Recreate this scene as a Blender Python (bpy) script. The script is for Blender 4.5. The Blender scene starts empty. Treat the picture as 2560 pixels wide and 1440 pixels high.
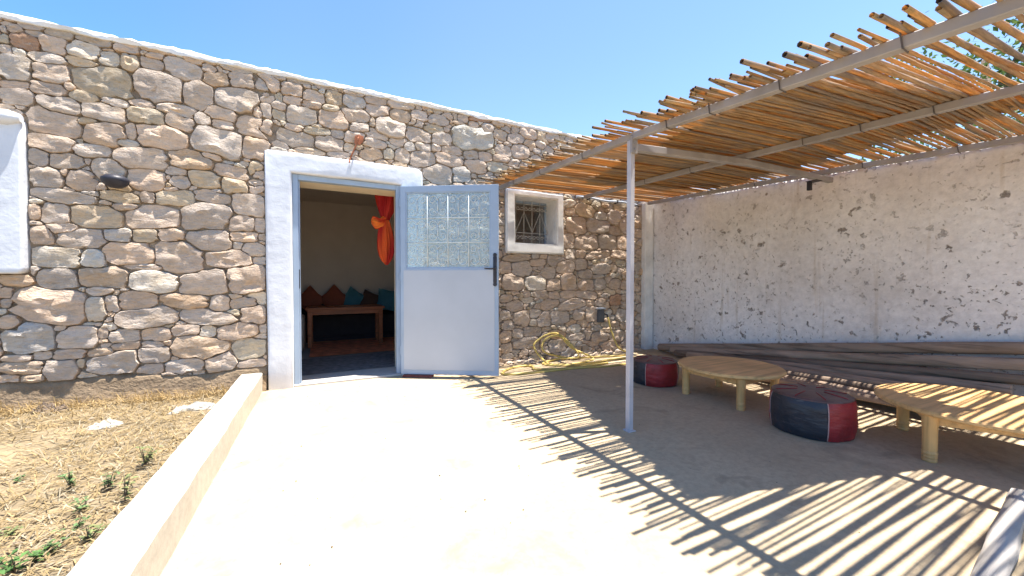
import bpy, bmesh, math, random
import numpy as np
from mathutils import Vector, Matrix, noise as mnoise

R = math.radians
rnd = random.Random(7)
scene = bpy.context.scene
COL = scene.collection

# ------------------------------------------------------------------ camera
F_PX = 936.5                                  # focal length in pixels of a 2560 wide picture
YAW, PITCH, CAM_H = R(26.635), R(-1.095), 1.1
cam_data = bpy.data.cameras.new('camera')
cam_data.sensor_width = 36.0
cam_data.lens = 36.0 * F_PX / 2560.0
cam_data.clip_start, cam_data.clip_end = 0.05, 1000.0
cam = bpy.data.objects.new('camera', cam_data)
cam.location = (0, 0, CAM_H)
cam.rotation_euler = (R(90) + PITCH, 0, -YAW)
COL.objects.link(cam)
scene.camera = cam

# ------------------------------------------------------------------ sky and sun
SUN = Vector((0.218, -0.085, 1.0)).normalized()      # towards the sun
SUN_EL = math.asin(SUN.z)
SUN_ROT = math.atan2(SUN.x, SUN.y)
world = bpy.data.worlds.new('World')
scene.world = world
world.use_nodes = True
wn = world.node_tree
bg = wn.nodes['Background']
sky = wn.nodes.new('ShaderNodeTexSky')
sky.sky_type = 'NISHITA'
sky.sun_disc = False
sky.sun_elevation = SUN_EL
sky.sun_rotation = SUN_ROT
sky.altitude = 50
sky.air_density, sky.dust_density, sky.ozone_density = 1.0, 0.0, 4.0
# the clear sky is deeper blue towards the west, away from the sun's side
tc = wn.nodes.new('ShaderNodeTexCoord')
sx_ = wn.nodes.new('ShaderNodeSeparateXYZ')
mr = wn.nodes.new('ShaderNodeMapRange')
mr.inputs['From Min'].default_value, mr.inputs['From Max'].default_value = -1.0, 1.0
rp = wn.nodes.new('ShaderNodeValToRGB')
rp.color_ramp.interpolation = 'EASE'
for k, (p, c) in enumerate(((0.0, (0.56, 0.80, 1.0)), (0.29, (0.63, 0.86, 1.0)), (0.5, (0.86, 0.95, 1.0)), (0.68, (1, 1, 1)))):
    e = rp.color_ramp.elements[k] if k < 2 else rp.color_ramp.elements.new(p)
    e.position, e.color = p, (*c, 1)
mu = wn.nodes.new('ShaderNodeMix')
mu.data_type, mu.blend_type = 'RGBA', 'MULTIPLY'
mu.inputs['Factor'].default_value = 1.0
wn.links.new(tc.outputs['Generated'], sx_.inputs[0])
wn.links.new(sx_.outputs['X'], mr.inputs['Value'])
wn.links.new(mr.outputs[0], rp.inputs[0])
wn.links.new(sky.outputs[0], mu.inputs[6])
wn.links.new(rp.outputs[0], mu.inputs[7])
wn.links.new(mu.outputs[2], bg.inputs['Color'])
bg.inputs['Strength'].default_value = 0.104
sun_data = bpy.data.lights.new('sun', 'SUN')
sun_data.energy = 5.0
sun_data.angle = R(0.53)
sun_data.color = (1.0, 0.95, 0.87)
sun = bpy.data.objects.new('sun', sun_data)
sun.rotation_euler = (-SUN).to_track_quat('-Z', 'Y').to_euler()
sun.location = SUN * 30
COL.objects.link(sun)

scene.view_settings.view_transform = 'Standard'
scene.view_settings.look = 'None'
scene.view_settings.gamma = 1.0
scene.view_settings.use_curve_mapping = False
scene.view_settings.exposure = 1.6
scene.render.engine = 'CYCLES'
scene.cycles.max_bounces = 10
scene.cycles.diffuse_bounces = 6
scene.cycles.transparent_max_bounces = 12
scene.cycles.use_denoising = True

# ------------------------------------------------------------------ pixels to places
_f = Vector((math.sin(YAW) * math.cos(PITCH), math.cos(YAW) * math.cos(PITCH), math.sin(PITCH)))
_r = Vector((math.cos(YAW), -math.sin(YAW), 0))
_u = _r.cross(_f)


def at(x, y, axis, v):
    """the point where the view line through pixel x, y of the photograph meets the plane axis = v"""
    d = (x - 1280) / F_PX * _r - (y - 720) / F_PX * _u + _f
    o = Vector((0, 0, CAM_H))
    t = (v - o[axis]) / d[axis]
    return o + t * d


# ------------------------------------------------------------------ material helpers
class NT:
    def __init__(s, name):
        s.m = bpy.data.materials.new(name)
        s.m.use_nodes = True
        s.t = s.m.node_tree
        s.b = s.t.nodes['Principled BSDF']
        s.out = s.t.nodes['Material Output']
        s.co = s.n('ShaderNodeTexCoord').outputs['Object']

    def n(s, kind, **kw):
        nd = s.t.nodes.new(kind)
        for k, v in kw.items():
            setattr(nd, k, v)
        return nd

    def set(s, sock, v):
        if isinstance(v, bpy.types.NodeSocket):
            s.t.links.new(v, sock)
        elif isinstance(v, (tuple, list)) and len(v) == 3 and sock.type == 'RGBA':
            sock.default_value = (*v, 1)
        else:
            sock.default_value = v

    def mapping(s, scale=(1, 1, 1), rot=(0, 0, 0), vec=None):
        nd = s.n('ShaderNodeMapping')
        s.set(nd.inputs['Vector'], vec or s.co)
        nd.inputs['Scale'].default_value = scale
        nd.inputs['Rotation'].default_value = rot
        return nd.outputs[0]

    def noise(s, scale, detail=4, rough=0.55, vec=None, dist=0.0, color=False):
        nd = s.n('ShaderNodeTexNoise')
        s.set(nd.inputs['Vector'], vec or s.co)
        nd.inputs['Scale'].default_value = scale
        nd.inputs['Detail'].default_value = detail
        nd.inputs['Roughness'].default_value = rough
        nd.inputs['Distortion'].default_value = dist
        return nd.outputs[1 if color else 0]

    def ramp(s, fac, stops):
        nd = s.n('ShaderNodeValToRGB')
        s.set(nd.inputs[0], fac)
        e = nd.color_ramp.elements
        while len(e) < len(stops):
            e.new(0.5)
        for k, (p, c) in enumerate(stops):
            e[k].position = p
            e[k].color = (*c, 1) if isinstance(c, (tuple, list)) else (c, c, c, 1)
        return nd.outputs[0]

    def mix(s, fac, a, b, mode='MIX'):
        nd = s.n('ShaderNodeMix', data_type='RGBA', blend_type=mode)
        s.set(nd.inputs['Factor'], fac)
        s.set(nd.inputs[6], a)
        s.set(nd.inputs[7], b)
        return nd.outputs[2]

    def math(s, op, a, b=0.0, c=0.0):
        nd = s.n('ShaderNodeMath', operation=op)
        s.set(nd.inputs[0], a)
        s.set(nd.inputs[1], b)
        s.set(nd.inputs[2], c)
        return nd.outputs[0]

    def bump(s, h, strength=0.4, dist=0.01, prev=None):
        nd = s.n('ShaderNodeBump')
        nd.inputs['Strength'].default_value = strength
        nd.inputs['Distance'].default_value = dist
        s.set(nd.inputs['Height'], h)
        if prev:
            s.set(nd.inputs['Normal'], prev)
        return nd.outputs[0]

    def end(s, color=None, rough=None, normal=None, metal=None, spec=None):
        if color is not None:
            s.set(s.b.inputs['Base Color'], color)
        if rough is not None:
            s.set(s.b.inputs['Roughness'], rough)
        if normal is not None:
            s.set(s.b.inputs['Normal'], normal)
        if metal is not None:
            s.set(s.b.inputs['Metallic'], metal)
        s.b.inputs['Specular IOR Level'].default_value = 0.3 if spec is None else spec
        return s.m


def mat_plain(name, c, rough=0.8, var=0.15, scale=8.0, bump=0.2, bdist=0.004, metal=0.0, spec=0.3):
    """one colour with cloudy variation and a fine relief"""
    k = NT(name)
    n1 = k.noise(scale, 5)
    dark = tuple(v * (1 - var) for v in c)
    lite = tuple(min(1, v * (1 + var)) for v in c)
    col = k.ramp(n1, [(0.3, dark), (0.7, lite)])
    nb = k.bump(k.noise(scale * 6, 4), bump, bdist)
    return k.end(col, rough, nb, metal, spec)


def mat_stone():
    k = NT('wall_stone')
    at_ = k.n('ShaderNodeAttribute', attribute_name='tint')
    base = at_.outputs['Color']
    streak = k.noise(9, 6, 0.65, k.mapping((1, 1, 3.0)), dist=0.8)
    c = k.mix(1.0, base, k.ramp(streak, [(0.25, 0.70), (0.5, 1.0), (0.72, 1.2)]), 'MULTIPLY')
    warm = k.ramp(k.noise(5.5, 5, 0.6), [(0.46, 0.0), (0.66, 0.45)])
    c = k.mix(warm, c, k.mix(1.0, c, (1.08, 0.95, 0.74), 'MULTIPLY'))
    grey = k.ramp(k.noise(7.0, 5, 0.6, k.mapping((1.3, 1, 1.3))), [(0.52, 0.0), (0.70, 0.45)])
    c = k.mix(grey, c, (0.37, 0.33, 0.29))
    speck = k.ramp(k.noise(48, 4, 0.7), [(0.60, 0.0), (0.72, 0.42)])
    c = k.mix(speck, c, (0.19, 0.15, 0.12))
    pale = k.ramp(k.noise(15, 6, 0.75, dist=0.5), [(0.57, 0.0), (0.70, 0.65)])
    c = k.mix(pale, c, (0.62, 0.56, 0.48))
    nb = k.bump(k.noise(16, 7, 0.66, k.mapping((1, 1, 1.7))), 1.0, 0.030)
    nb = k.bump(k.noise(70, 5, 0.7), 0.6, 0.006, nb)
    return k.end(c, 0.95, nb, spec=0.1)


def mat_concrete(name, c, stain=True, bump=0.25):
    k = NT(name)
    big = k.noise(1.1, 6, 0.6)
    col = k.ramp(big, [(0.3, tuple(v * 0.86 for v in c)), (0.55, c), (0.75, tuple(v * 1.1 for v in c))])
    fine = k.ramp(k.noise(26, 6, 0.7), [(0.3, 0.84), (0.6, 1.04)])
    col = k.mix(1.0, col, fine, 'MULTIPLY')
    if stain:
        st = k.ramp(k.noise(2.3, 5, 0.6, dist=1.2), [(0.56, 0.0), (0.70, 0.6)])
        col = k.mix(st, col, tuple(v * 0.52 for v in c))
        sp = k.ramp(k.noise(70, 2), [(0.70, 0.0), (0.74, 0.4)])
        col = k.mix(sp, col, tuple(v * 0.4 for v in c))
        ring = k.ramp(k.noise(3.1, 3, 0.5, dist=2.5), [(0.485, 0.0), (0.5, 0.22), (0.515, 0.0)])
        col = k.mix(ring, col, tuple(v * 0.5 for v in c))
    nb = k.bump(k.noise(60, 6, 0.7), bump, 0.004)
    nb = k.bump(k.noise(5, 4), 0.2, 0.02, nb)
    return k.end(col, 0.9, nb, spec=0.2)


def mat_whitewash(name, c=(0.80, 0.80, 0.80), dirty=0.35):
    k = NT(name)
    n1 = k.noise(3.5, 6, 0.65)
    col = k.ramp(n1, [(0.3, tuple(v * (1 - 0.5 * dirty) for v in c)), (0.6, c)])
    sp = k.ramp(k.noise(24, 4, 0.6), [(0.63, 0.0), (0.75, dirty)])
    col = k.mix(sp, col, (0.42, 0.38, 0.33))
    nb = k.bump(k.noise(7, 5, 0.55), 0.35, 0.02)
    nb = k.bump(k.noise(80, 4), 0.2, 0.002, nb)
    return k.end(col, 0.85, nb, spec=0.2)


def mat_peeling():
    """old whitewash on a rough wall: chips where the coat has come off, brown runs from the top"""
    k = NT('peeling_whitewash')
    warp = k.n('ShaderNodeVectorMath', operation='MULTIPLY_ADD')
    k.set(warp.inputs[0], k.noise(14, 4, color=True))
    warp.inputs[1].default_value = (0.17, 0.17, 0.17)
    k.set(warp.inputs[2], k.co)
    masks = []
    for sc, keep, rad, ang, st in ((4.6, 0.42, 0.27, 0.7, 1.7), (8.0, 0.42, 0.30, -0.9, 1.8), (13.0, 0.45, 0.34, 1.0, 1.7), (23.0, 0.52, 0.36, -0.5, 1.6)):
        v = k.n('ShaderNodeTexVoronoi', feature='F1')
        k.set(v.inputs['Vector'], k.mapping((1, 1, st), vec=k.mapping(rot=(R(60) * ang, 0, 0), vec=warp.outputs[0])))
        v.inputs['Scale'].default_value = sc
        sep = k.n('ShaderNodeSeparateColor')
        k.set(sep.inputs[0], v.outputs['Color'])
        on = k.math('GREATER_THAN', sep.outputs[0], keep)
        r = k.math('MULTIPLY', sep.outputs[1], rad)
        soft = k.n('ShaderNodeMapRange', interpolation_type='SMOOTHSTEP')
        k.set(soft.inputs['Value'], k.math('SUBTRACT', r, v.outputs['Distance']))
        soft.inputs['From Min'].default_value = -0.015
        soft.inputs['From Max'].default_value = 0.06
        masks.append(k.math('MULTIPLY', soft.outputs[0], on))
    # the small chips crowd in patches, most of them low on the wall
    xyz = k.n('ShaderNodeSeparateXYZ')
    k.set(xyz.inputs[0], k.co)
    low = k.n('ShaderNodeMapRange')
    k.set(low.inputs['Value'], xyz.outputs['Z'])
    low.inputs['From Min'].default_value = 1.9
    low.inputs['From Max'].default_value = 0.3
    patch = k.math('MULTIPLY', k.ramp(k.noise(1.6, 3), [(0.38, 0.12), (0.62, 1.0)]), k.math('ADD', low.outputs[0], 0.35))
    m = k.math('MAXIMUM', masks[0], k.math('MULTIPLY', masks[1], k.math('MINIMUM', k.math('ADD', patch, 0.45), 1.0)))
    small = k.math('MAXIMUM', masks[2], masks[3])
    m = k.math('MINIMUM', k.math('MAXIMUM', m, k.math('MULTIPLY', small, k.math('MINIMUM', k.math('ADD', patch, 0.2), 1.0))), 1.0)
    m = k.math('MULTIPLY', m, k.ramp(k.noise(30, 4, 0.7), [(0.34, 0.15), (0.52, 1.0)]))
    base = k.ramp(k.noise(1.3, 6, 0.6), [(0.3, (0.62, 0.585, 0.565)), (0.5, (0.73, 0.705, 0.695)), (0.72, (0.79, 0.775, 0.77))])
    runs = k.ramp(k.noise(3.0, 4, 0.6, k.mapping((1, 3.2, 0.22))), [(0.60, 0.0), (0.74, 0.45)])
    base = k.mix(runs, base, (0.44, 0.36, 0.27))
    mott = k.ramp(k.noise(17, 5, 0.65), [(0.3, 0.86), (0.62, 1.04)])
    base = k.mix(1.0, base, mott, 'MULTIPLY')
    chipc = k.ramp(k.noise(20, 3), [(0.3, (0.17, 0.15, 0.135)), (0.7, (0.42, 0.375, 0.34))])
    col = k.mix(m, base, chipc)
    nb = k.bump(k.math('MULTIPLY', m, -1.0), 0.8, 0.012)
    nb = k.bump(k.noise(10, 6, 0.6), 0.5, 0.02, nb)
    return k.end(col, 0.9, nb, spec=0.15)


def mat_wood(name, c, axis='x', dark=0.45, scale=1.0, rough=0.65, bump=0.3, vary=0.0):
    k = NT(name)
    st = {'x': (0.6, 14, 14), 'y': (14, 0.6, 14), 'z': (14, 14, 0.6)}[axis]
    info = k.n('ShaderNodeObjectInfo')
    off = k.n('ShaderNodeVectorMath', operation='ADD')
    k.set(off.inputs[0], k.co)
    k.set(off.inputs[1], k.math('MULTIPLY', info.outputs['Random'], 13.0))
    v = k.mapping(tuple(a * scale for a in st), vec=off.outputs[0])
    g = k.noise(1.6, 6, 0.65, v, dist=0.7)
    lo = tuple(a * dark for a in c)
    col = k.ramp(g, [(0.28, lo), (0.48, c), (0.72, tuple(min(1, a * 1.22) for a in c))])
    cl = k.ramp(k.noise(3.0, 3, vec=off.outputs[0]), [(0.3, 0.8), (0.7, 1.1)])
    col = k.mix(1.0, col, cl, 'MULTIPLY')
    if vary:
        col = k.mix(1.0, col, k.ramp(info.outputs['Random'], [(0.0, 1 - vary), (1.0, 1 + vary)]), 'MULTIPLY')
    nb = k.bump(g, bump, 0.006)
    return k.end(col, rough, nb, spec=0.25)


def mat_cane():
    k = NT('dry_cane')
    info = k.n('ShaderNodeObjectInfo')
    tone = k.ramp(info.outputs['Random'], [(0.0, (0.46, 0.27, 0.115)), (0.3, (0.64, 0.41, 0.17)), (0.6, (0.72, 0.50, 0.24)), (0.8, (0.58, 0.46, 0.31)), (1.0, (0.40, 0.34, 0.28))])
    v = k.mapping((1.5, 60, 60))
    g = k.ramp(k.noise(1.5, 5, 0.65, v), [(0.3, 0.52), (0.65, 1.12)])
    col = k.mix(1.0, tone, g, 'MULTIPLY')
    gr = k.ramp(k.noise(3.2, 4), [(0.48, 0.0), (0.68, 0.7)])
    col = k.mix(gr, col, (0.38, 0.33, 0.29))
    k.end(col, 0.55, k.bump(k.noise(60, 3, vec=k.mapping((0.1, 1, 1))), 0.2, 0.002), spec=0.3)
    tr = k.n('ShaderNodeBsdfTranslucent')
    k.set(tr.inputs['Color'], k.mix(1.0, col, (1.0, 0.77, 0.46), 'MULTIPLY'))
    mx = k.n('ShaderNodeMixShader')
    mx.inputs[0].default_value = 0.5
    k.t.links.new(k.b.outputs[0], mx.inputs[1])
    k.t.links.new(tr.outputs[0], mx.inputs[2])
    k.t.links.new(mx.outputs[0], k.out.inputs['Surface'])
    return k.m


def mat_glass_thin(name, frost, tint=(0.9, 0.95, 0.95), body=(0.75, 0.8, 0.8), refl=0.12, pattern=None):
    k = NT(name)
    tr = k.n('ShaderNodeBsdfTransparent')
    k.set(tr.inputs[0], tint)
    df = k.n('ShaderNodeBsdfTranslucent')
    k.set(df.inputs[0], body)
    d2 = k.n('ShaderNodeBsdfDiffuse')
    k.set(d2.inputs[0], body)
    gl = k.n('ShaderNodeBsdfGlossy')
    gl.inputs['Roughness'].default_value = 0.08
    if pattern:
        nb = k.bump(k.noise(pattern, 2), 0.6, 0.01)
        k.set(gl.inputs['Normal'], nb)
    a = k.n('ShaderNodeMixShader')
    a.inputs[0].default_value = 0.5
    k.t.links.new(df.outputs[0], a.inputs[1])
    k.t.links.new(d2.outputs[0], a.inputs[2])
    b = k.n('ShaderNodeMixShader')
    if pattern:
        k.set(b.inputs[0], k.math('MULTIPLY', k.ramp(k.noise(pattern * 0.6, 3), [(0.35, 0.6), (0.65, 1.25)]), frost))
    else:
        b.inputs[0].default_value = frost
    k.t.links.new(tr.outputs[0], b.inputs[1])
    k.t.links.new(a.outputs[0], b.inputs[2])
    c = k.n('ShaderNodeMixShader')
    c.inputs[0].default_value = refl
    k.t.links.new(b.outputs[0], c.inputs[1])
    k.t.links.new(gl.outputs[0], c.inputs[2])
    k.t.links.new(c.outputs[0], k.out.inputs['Surface'])
    return k.m


def mat_attr(name, rough=0.85, transl=0.0, spec=0.2):
    """colour taken from the mesh's own 'tint' attribute (each blade or leaf has a colour of its own)"""
    k = NT(name)
    a = k.n('ShaderNodeAttribute', attribute_name='tint')
    k.end(a.outputs['Color'], rough, spec=spec)
    if transl:
        tr = k.n('ShaderNodeBsdfTranslucent')
        k.set(tr.inputs[0], a.outputs['Color'])
        mx = k.n('ShaderNodeMixShader')
        mx.inputs[0].default_value = transl
        k.t.links.new(k.b.outputs[0], mx.inputs[1])
        k.t.links.new(tr.outputs[0], mx.inputs[2])
        k.t.links.new(mx.outputs[0], k.out.inputs['Surface'])
    return k.m


def mat_leather(name, c):
    k = NT(name)
    n1 = k.noise(7, 5)
    col = k.ramp(n1, [(0.3, tuple(v * 0.6 for v in c)), (0.7, tuple(v * 1.2 for v in c))])
    sc = k.ramp(k.noise(12, 4, 0.6, k.mapping((1, 1, 4))), [(0.62, 0.0), (0.74, 0.25)])
    col = k.mix(sc, col, (0.30, 0.24, 0.22))
    nb = k.bump(k.noise(45, 4), 0.3, 0.004)
    nb = k.bump(k.noise(6, 3, vec=k.mapping((1, 1, 3))), 0.4, 0.03, nb)
    return k.end(col, 0.42, nb, spec=0.4)


MAT = dict(
    stone=mat_stone(),
    mortar=mat_plain('earth_mortar', (0.30, 0.235, 0.175), 0.95, 0.35, 12, 0.8, 0.02),
    white=mat_whitewash('whitewash', (0.66, 0.68, 0.72), 0.25),
    white_worn=mat_whitewash('worn_whitewash', (0.78, 0.77, 0.75), 0.5),
    peeling=mat_peeling(),
    patio=mat_concrete('patio_concrete', (0.46, 0.36, 0.235)),
    kerb=mat_concrete('kerb_concrete', (0.50, 0.46, 0.39), stain=False),
    sill=mat_concrete('sill_concrete', (0.42, 0.40, 0.38), stain=False),
    soil=mat_plain('dry_soil', (0.215, 0.165, 0.10), 0.95, 0.3, 5, 0.8, 0.02),
    bank=mat_plain('earth_render', (0.25, 0.18, 0.115), 0.95, 0.35, 6, 0.8, 0.02),
    steel_blue=mat_plain('grey_blue_paint', (0.31, 0.39, 0.50), 0.45, 0.08, 3, 0.08, 0.002),
    steel_panel=mat_plain('pale_grey_paint', (0.42, 0.455, 0.51), 0.5, 0.05, 2, 0.06, 0.002),
    steel_post=mat_plain('grey_post_paint', (0.44, 0.43, 0.46), 0.5, 0.14, 5, 0.15, 0.002),
    steel_beam=mat_plain('grey_beam_paint', (0.31, 0.295, 0.295), 0.55, 0.18, 5, 0.2, 0.002),
    iron=mat_plain('black_iron', (0.03, 0.03, 0.04), 0.45, 0.2, 10),
    white_iron=mat_plain('white_painted_iron', (0.60, 0.65, 0.67), 0.5, 0.1, 10),
    grille_iron=mat_plain('grey_painted_iron', (0.50, 0.48, 0.45), 0.5, 0.1, 10),
    rust=mat_plain('rusty_iron', (0.33, 0.12, 0.06), 0.9, 0.4, 20, 0.6),
    cane=mat_cane(),
    hollow_shade=mat_plain('cane_hollow_shade', (0.06, 0.04, 0.03), 0.95),  # dark colour painted in for the shade inside the hollow cane ends
    wire=mat_plain('tie_wire', (0.10, 0.09, 0.09), 0.6),
    pine=mat_wood('varnished_pine', (0.66, 0.40, 0.17), 'x', 0.62, 1.0, 0.5),
    pine_leg=mat_wood('varnished_pine_leg', (0.66, 0.40, 0.165), 'z', 0.66, 1.0, 0.5),
    old_wood=mat_wood('weathered_wood', (0.30, 0.22, 0.165), 'y', 0.25, 0.8, 0.9, 1.0, 0.45),
    pale_wood=mat_wood('bleached_wood', (0.40, 0.365, 0.33), 'x', 0.5, 0.8, 0.9, 0.7),
    red_wood=mat_wood('red_brown_wood', (0.36, 0.115, 0.05), 'x', 0.5, 1.0, 0.4),
    leather_red=mat_leather('red_leather', (0.30, 0.022, 0.026)),
    leather_black=mat_leather('black_leather', (0.030, 0.031, 0.040)),
    leather_brown=mat_leather('worn_brown_leather', (0.125, 0.070, 0.065)),
    thread=mat_plain('pale_thread', (0.45, 0.28, 0.25), 0.8),
    hose=mat_plain('yellow_hose', (0.58, 0.44, 0.14), 0.55, 0.25, 6),
    room_wall=mat_plain('cream_room_wall', (0.60, 0.53, 0.47), 0.9, 0.06, 2),
    beige=mat_plain('beige_plaster', (0.66, 0.57, 0.43), 0.9, 0.1, 3),
    room_floor=mat_concrete('room_floor_screed', (0.30, 0.29, 0.28), stain=False),
    rug=mat_plain('red_rug', (0.55, 0.19, 0.10), 0.95, 0.35, 9, 0.5),
    carpet=mat_plain('grey_carpet', (0.16, 0.155, 0.16), 0.95, 0.4, 14, 0.6),
    dark_cloth=mat_plain('dark_upholstery', (0.035, 0.03, 0.035), 0.9),
    beige_cloth=mat_plain('beige_upholstery', (0.36, 0.31, 0.27), 0.9),
    teal=mat_plain('teal_cloth', (0.06, 0.19, 0.25), 0.9),
    redcloth=mat_plain('brick_red_cloth', (0.25, 0.07, 0.04), 0.9),
    browncloth=mat_plain('brown_cloth', (0.10, 0.055, 0.04), 0.9),
    scarf=mat_attr('scarf_cloth', 0.8, 0.35),
    straw=mat_attr('dry_straw', 0.85, 0.25),
    leaf=mat_attr('green_leaf', 0.6, 0.3),
    bark=mat_plain('bark', (0.16, 0.12, 0.09), 0.95, 0.3, 12, 0.8, 0.02),
    rag=mat_plain('dusty_white_plastic', (0.40, 0.375, 0.33), 0.6, 0.12, 9),
    grey_box=mat_plain('dark_grey_plastic', (0.085, 0.09, 0.10), 0.6),
    pipe=mat_plain('pale_blue_grey_pipe', (0.38, 0.42, 0.48), 0.5),
    brick=mat_plain('dark_red_block', (0.14, 0.045, 0.04), 0.9, 0.3, 20, 0.6),
    door_glass=mat_glass_thin('patterned_glass', 0.52, (0.86, 0.95, 0.98), (0.60, 0.68, 0.71), 0.10, pattern=45),
    pane_glass=mat_glass_thin('window_glass', 0.05, (0.85, 0.87, 0.88), refl=0.10),
)

# ------------------------------------------------------------------ mesh helpers


class MB:
    """collects geometry in world coordinates; obj() links it as ONE mesh object"""

    def __init__(s):
        s.v, s.f, s.c = [], [], []

    def add(s, verts, faces, col=None):
        b = len(s.v)
        s.v.extend(tuple(p) for p in verts)
        s.f.extend(tuple(i + b for i in f) for f in faces)
        if col is not None:
            s.c.extend([col] * len(verts))
        return s

    def box(s, x0, x1, y0, y1, z0, z1, bev=0.0, M=None):
        bm = bmesh.new()
        bmesh.ops.create_cube(bm, size=1.0)
        for v in bm.verts:
            v.co = Vector((x0 + (v.co.x + .5) * (x1 - x0), y0 + (v.co.y + .5) * (y1 - y0), z0 + (v.co.z + .5) * (z1 - z0)))
        if bev:
            bmesh.ops.bevel(bm, geom=bm.edges[:], offset=bev, segments=2, affect='EDGES', profile=0.5)
        s.from_bm(bm, M)
        return s

    def from_bm(s, bm, M=None):
        bm.verts.index_update()
        s.add([(M @ v.co if M else v.co) for v in bm.verts], [[v.index for v in f.verts] for f in bm.faces])
        bm.free()

    def tube(s, pts, rad, n=8, cap=True, up=Vector((0, 0, 1)), col=None):
        pts = [Vector(p) for p in pts]
        rad = [float(q) for q in rad] if isinstance(rad, (list, tuple)) else [float(rad)] * len(pts)
        vs, fs = [], []
        prev = None
        for i, p in enumerate(pts):
            t = (pts[min(i + 1, len(pts) - 1)] - pts[max(i - 1, 0)]).normalized()
            if prev is None:
                a = up if abs(t.dot(up)) < 0.95 else Vector((1, 0, 0))
                u = (a - t * a.dot(t)).normalized()
            else:
                u = (prev - t * prev.dot(t)).normalized()
            prev = u
            w = t.cross(u)
            for k in range(n):
                an = 2 * math.pi * k / n
                vs.append(p + rad[i] * (math.cos(an) * u + math.sin(an) * w))
        for i in range(len(pts) - 1):
            for k in range(n):
                a, b = i * n + k, i * n + (k + 1) % n
                fs.append((a, b, b + n, a + n))
        if cap:
            fs.append(tuple(range(n - 1, -1, -1)))
            fs.append(tuple((len(pts) - 1) * n + k for k in range(n)))
        s.add(vs, fs, col)
        return s

    def lathe(s, prof, c, n=24, a0=0.0, a1=2 * math.pi, wob=None):
        """prof: (radius, z) from bottom to top, about a vertical axis through c"""
        full = abs(a1 - a0 - 2 * math.pi) < 1e-6
        m = n if full else n + 1
        vs, fs = [], []
        for (r, z) in prof:
            for k in range(m):
                an = a0 + (a1 - a0) * k / n
                q = r * (wob(an, z) if wob else 1)
                vs.append((c[0] + q * math.cos(an), c[1] + q * math.sin(an), c[2] + z))
        for i in range(len(prof) - 1):
            for k in range(n):
                a, b = i * m + k, i * m + (k + 1) % m
                fs.append((a, b, b + m, a + m))
        s.add(vs, fs)
        return s

    def poly(s, pts2, y0, y1, bev=0.0, holes=None):
        """polygon in X, Z pulled out from y1 (back) to y0 (front)"""
        bm = bmesh.new()
        f = bm.faces.new([bm.verts.new((x, y1, z)) for x, z in pts2])
        r = bmesh.ops.extrude_face_region(bm, geom=[f])
        mv = [g for g in r['geom'] if isinstance(g, bmesh.types.BMVert)]
        for v in mv:
            v.co.y = y0
        bmesh.ops.recalc_face_normals(bm, faces=bm.faces[:])
        if bev:
            ed = [e for e in bm.edges if all(abs(v.co.y - y0) < 1e-6 for v in e.verts)]
            bmesh.ops.bevel(bm, geom=ed, offset=bev, segments=3, affect='EDGES', profile=0.5)
        bmesh.ops.triangulate(bm, faces=[f for f in bm.faces if len(f.verts) > 4])
        s.from_bm(bm)
        return s


def link(o, parent=None):
    COL.objects.link(o)
    if parent is not None:
        o.parent = parent
    return o


def wloc(o):
    p = Vector((0, 0, 0))
    while o is not None:
        p += o.location
        o = o.parent
    return p


def hollow(o, nper=None):
    """the inside of the open cane ends is painted dark, for the shade in the hollow"""
    me = o.data
    me.materials.append(MAT['hollow_shade'])
    n = len(me.polygons)
    for e in (n - 30, n - 15):
        for k in range(7, 15):
            me.polygons[e + k].material_index = 1
    return o


def obj(name, mb, m, parent=None, smooth=False, angle=None, loc=None):
    """ONE mesh object; a top-level one gets its origin at loc"""
    me = bpy.data.meshes.new(name)
    base = wloc(parent) if parent is not None else Vector(loc or (0, 0, 0))
    me.from_pydata([(x - base.x, y - base.y, z - base.z) for x, y, z in mb.v], [], mb.f)
    if mb.c:
        a = me.attributes.new('tint', 'FLOAT_COLOR', 'POINT')
        a.data.foreach_set('color', np.array([(*c, 1.0) for c in mb.c], dtype=np.float32).ravel())
    me.materials.append(MAT[m] if isinstance(m, str) else m)
    if smooth:
        me.polygons.foreach_set('use_smooth', [True] * len(me.polygons))
        if angle:
            me.set_sharp_from_angle(angle=R(angle))
    me.update()
    o = bpy.data.objects.new(name, me)
    if parent is None:
        o.location = base
    return link(o, parent)


def thing(name, label, cat, loc=(0, 0, 0), group=None):
    o = bpy.data.objects.new(name, None)
    o.empty_display_size = 0.1
    o.location = loc
    link(o)
    return tag(o, label, cat, group)


def tag(o, label, cat, group=None):
    o['label'] = label
    o['category'] = cat
    if group:
        o['group'] = group
    return o


def structure(o):
    o['kind'] = 'structure'
    return o


def stuff(o):
    o['kind'] = 'stuff'
    return o


def spline(pts, n=8):
    pts = [Vector(p) for p in pts]
    out = []
    for i in range(len(pts) - 1):
        p0, p1, p2, p3 = pts[max(i - 1, 0)], pts[i], pts[i + 1], pts[min(i + 2, len(pts) - 1)]
        for k in range(n):
            t = k / n
            out.append(0.5 * ((2 * p1) + (p2 - p0) * t + (2 * p0 - 5 * p1 + 4 * p2 - p3) * t * t + (3 * p1 - p0 - 3 * p2 + p3) * t ** 3))
    out.append(pts[-1])
    return out


def nz(x, y=0.0, z=0.0):
    return mnoise.noise(Vector((x, y, z)))


# ================================================================== THE SETTING
WALL_Y = 4.48                      # face of the stone wall
KX0, KX1, KH = -0.738, -0.556, 0.182

g = MB()
g.add([(-150, -150, -0.06), (150, -150, -0.06), (150, 150, -0.06), (-150, 150, -0.06)], [(0, 1, 2, 3)])
structure(obj('ground', g, 'soil'))


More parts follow.
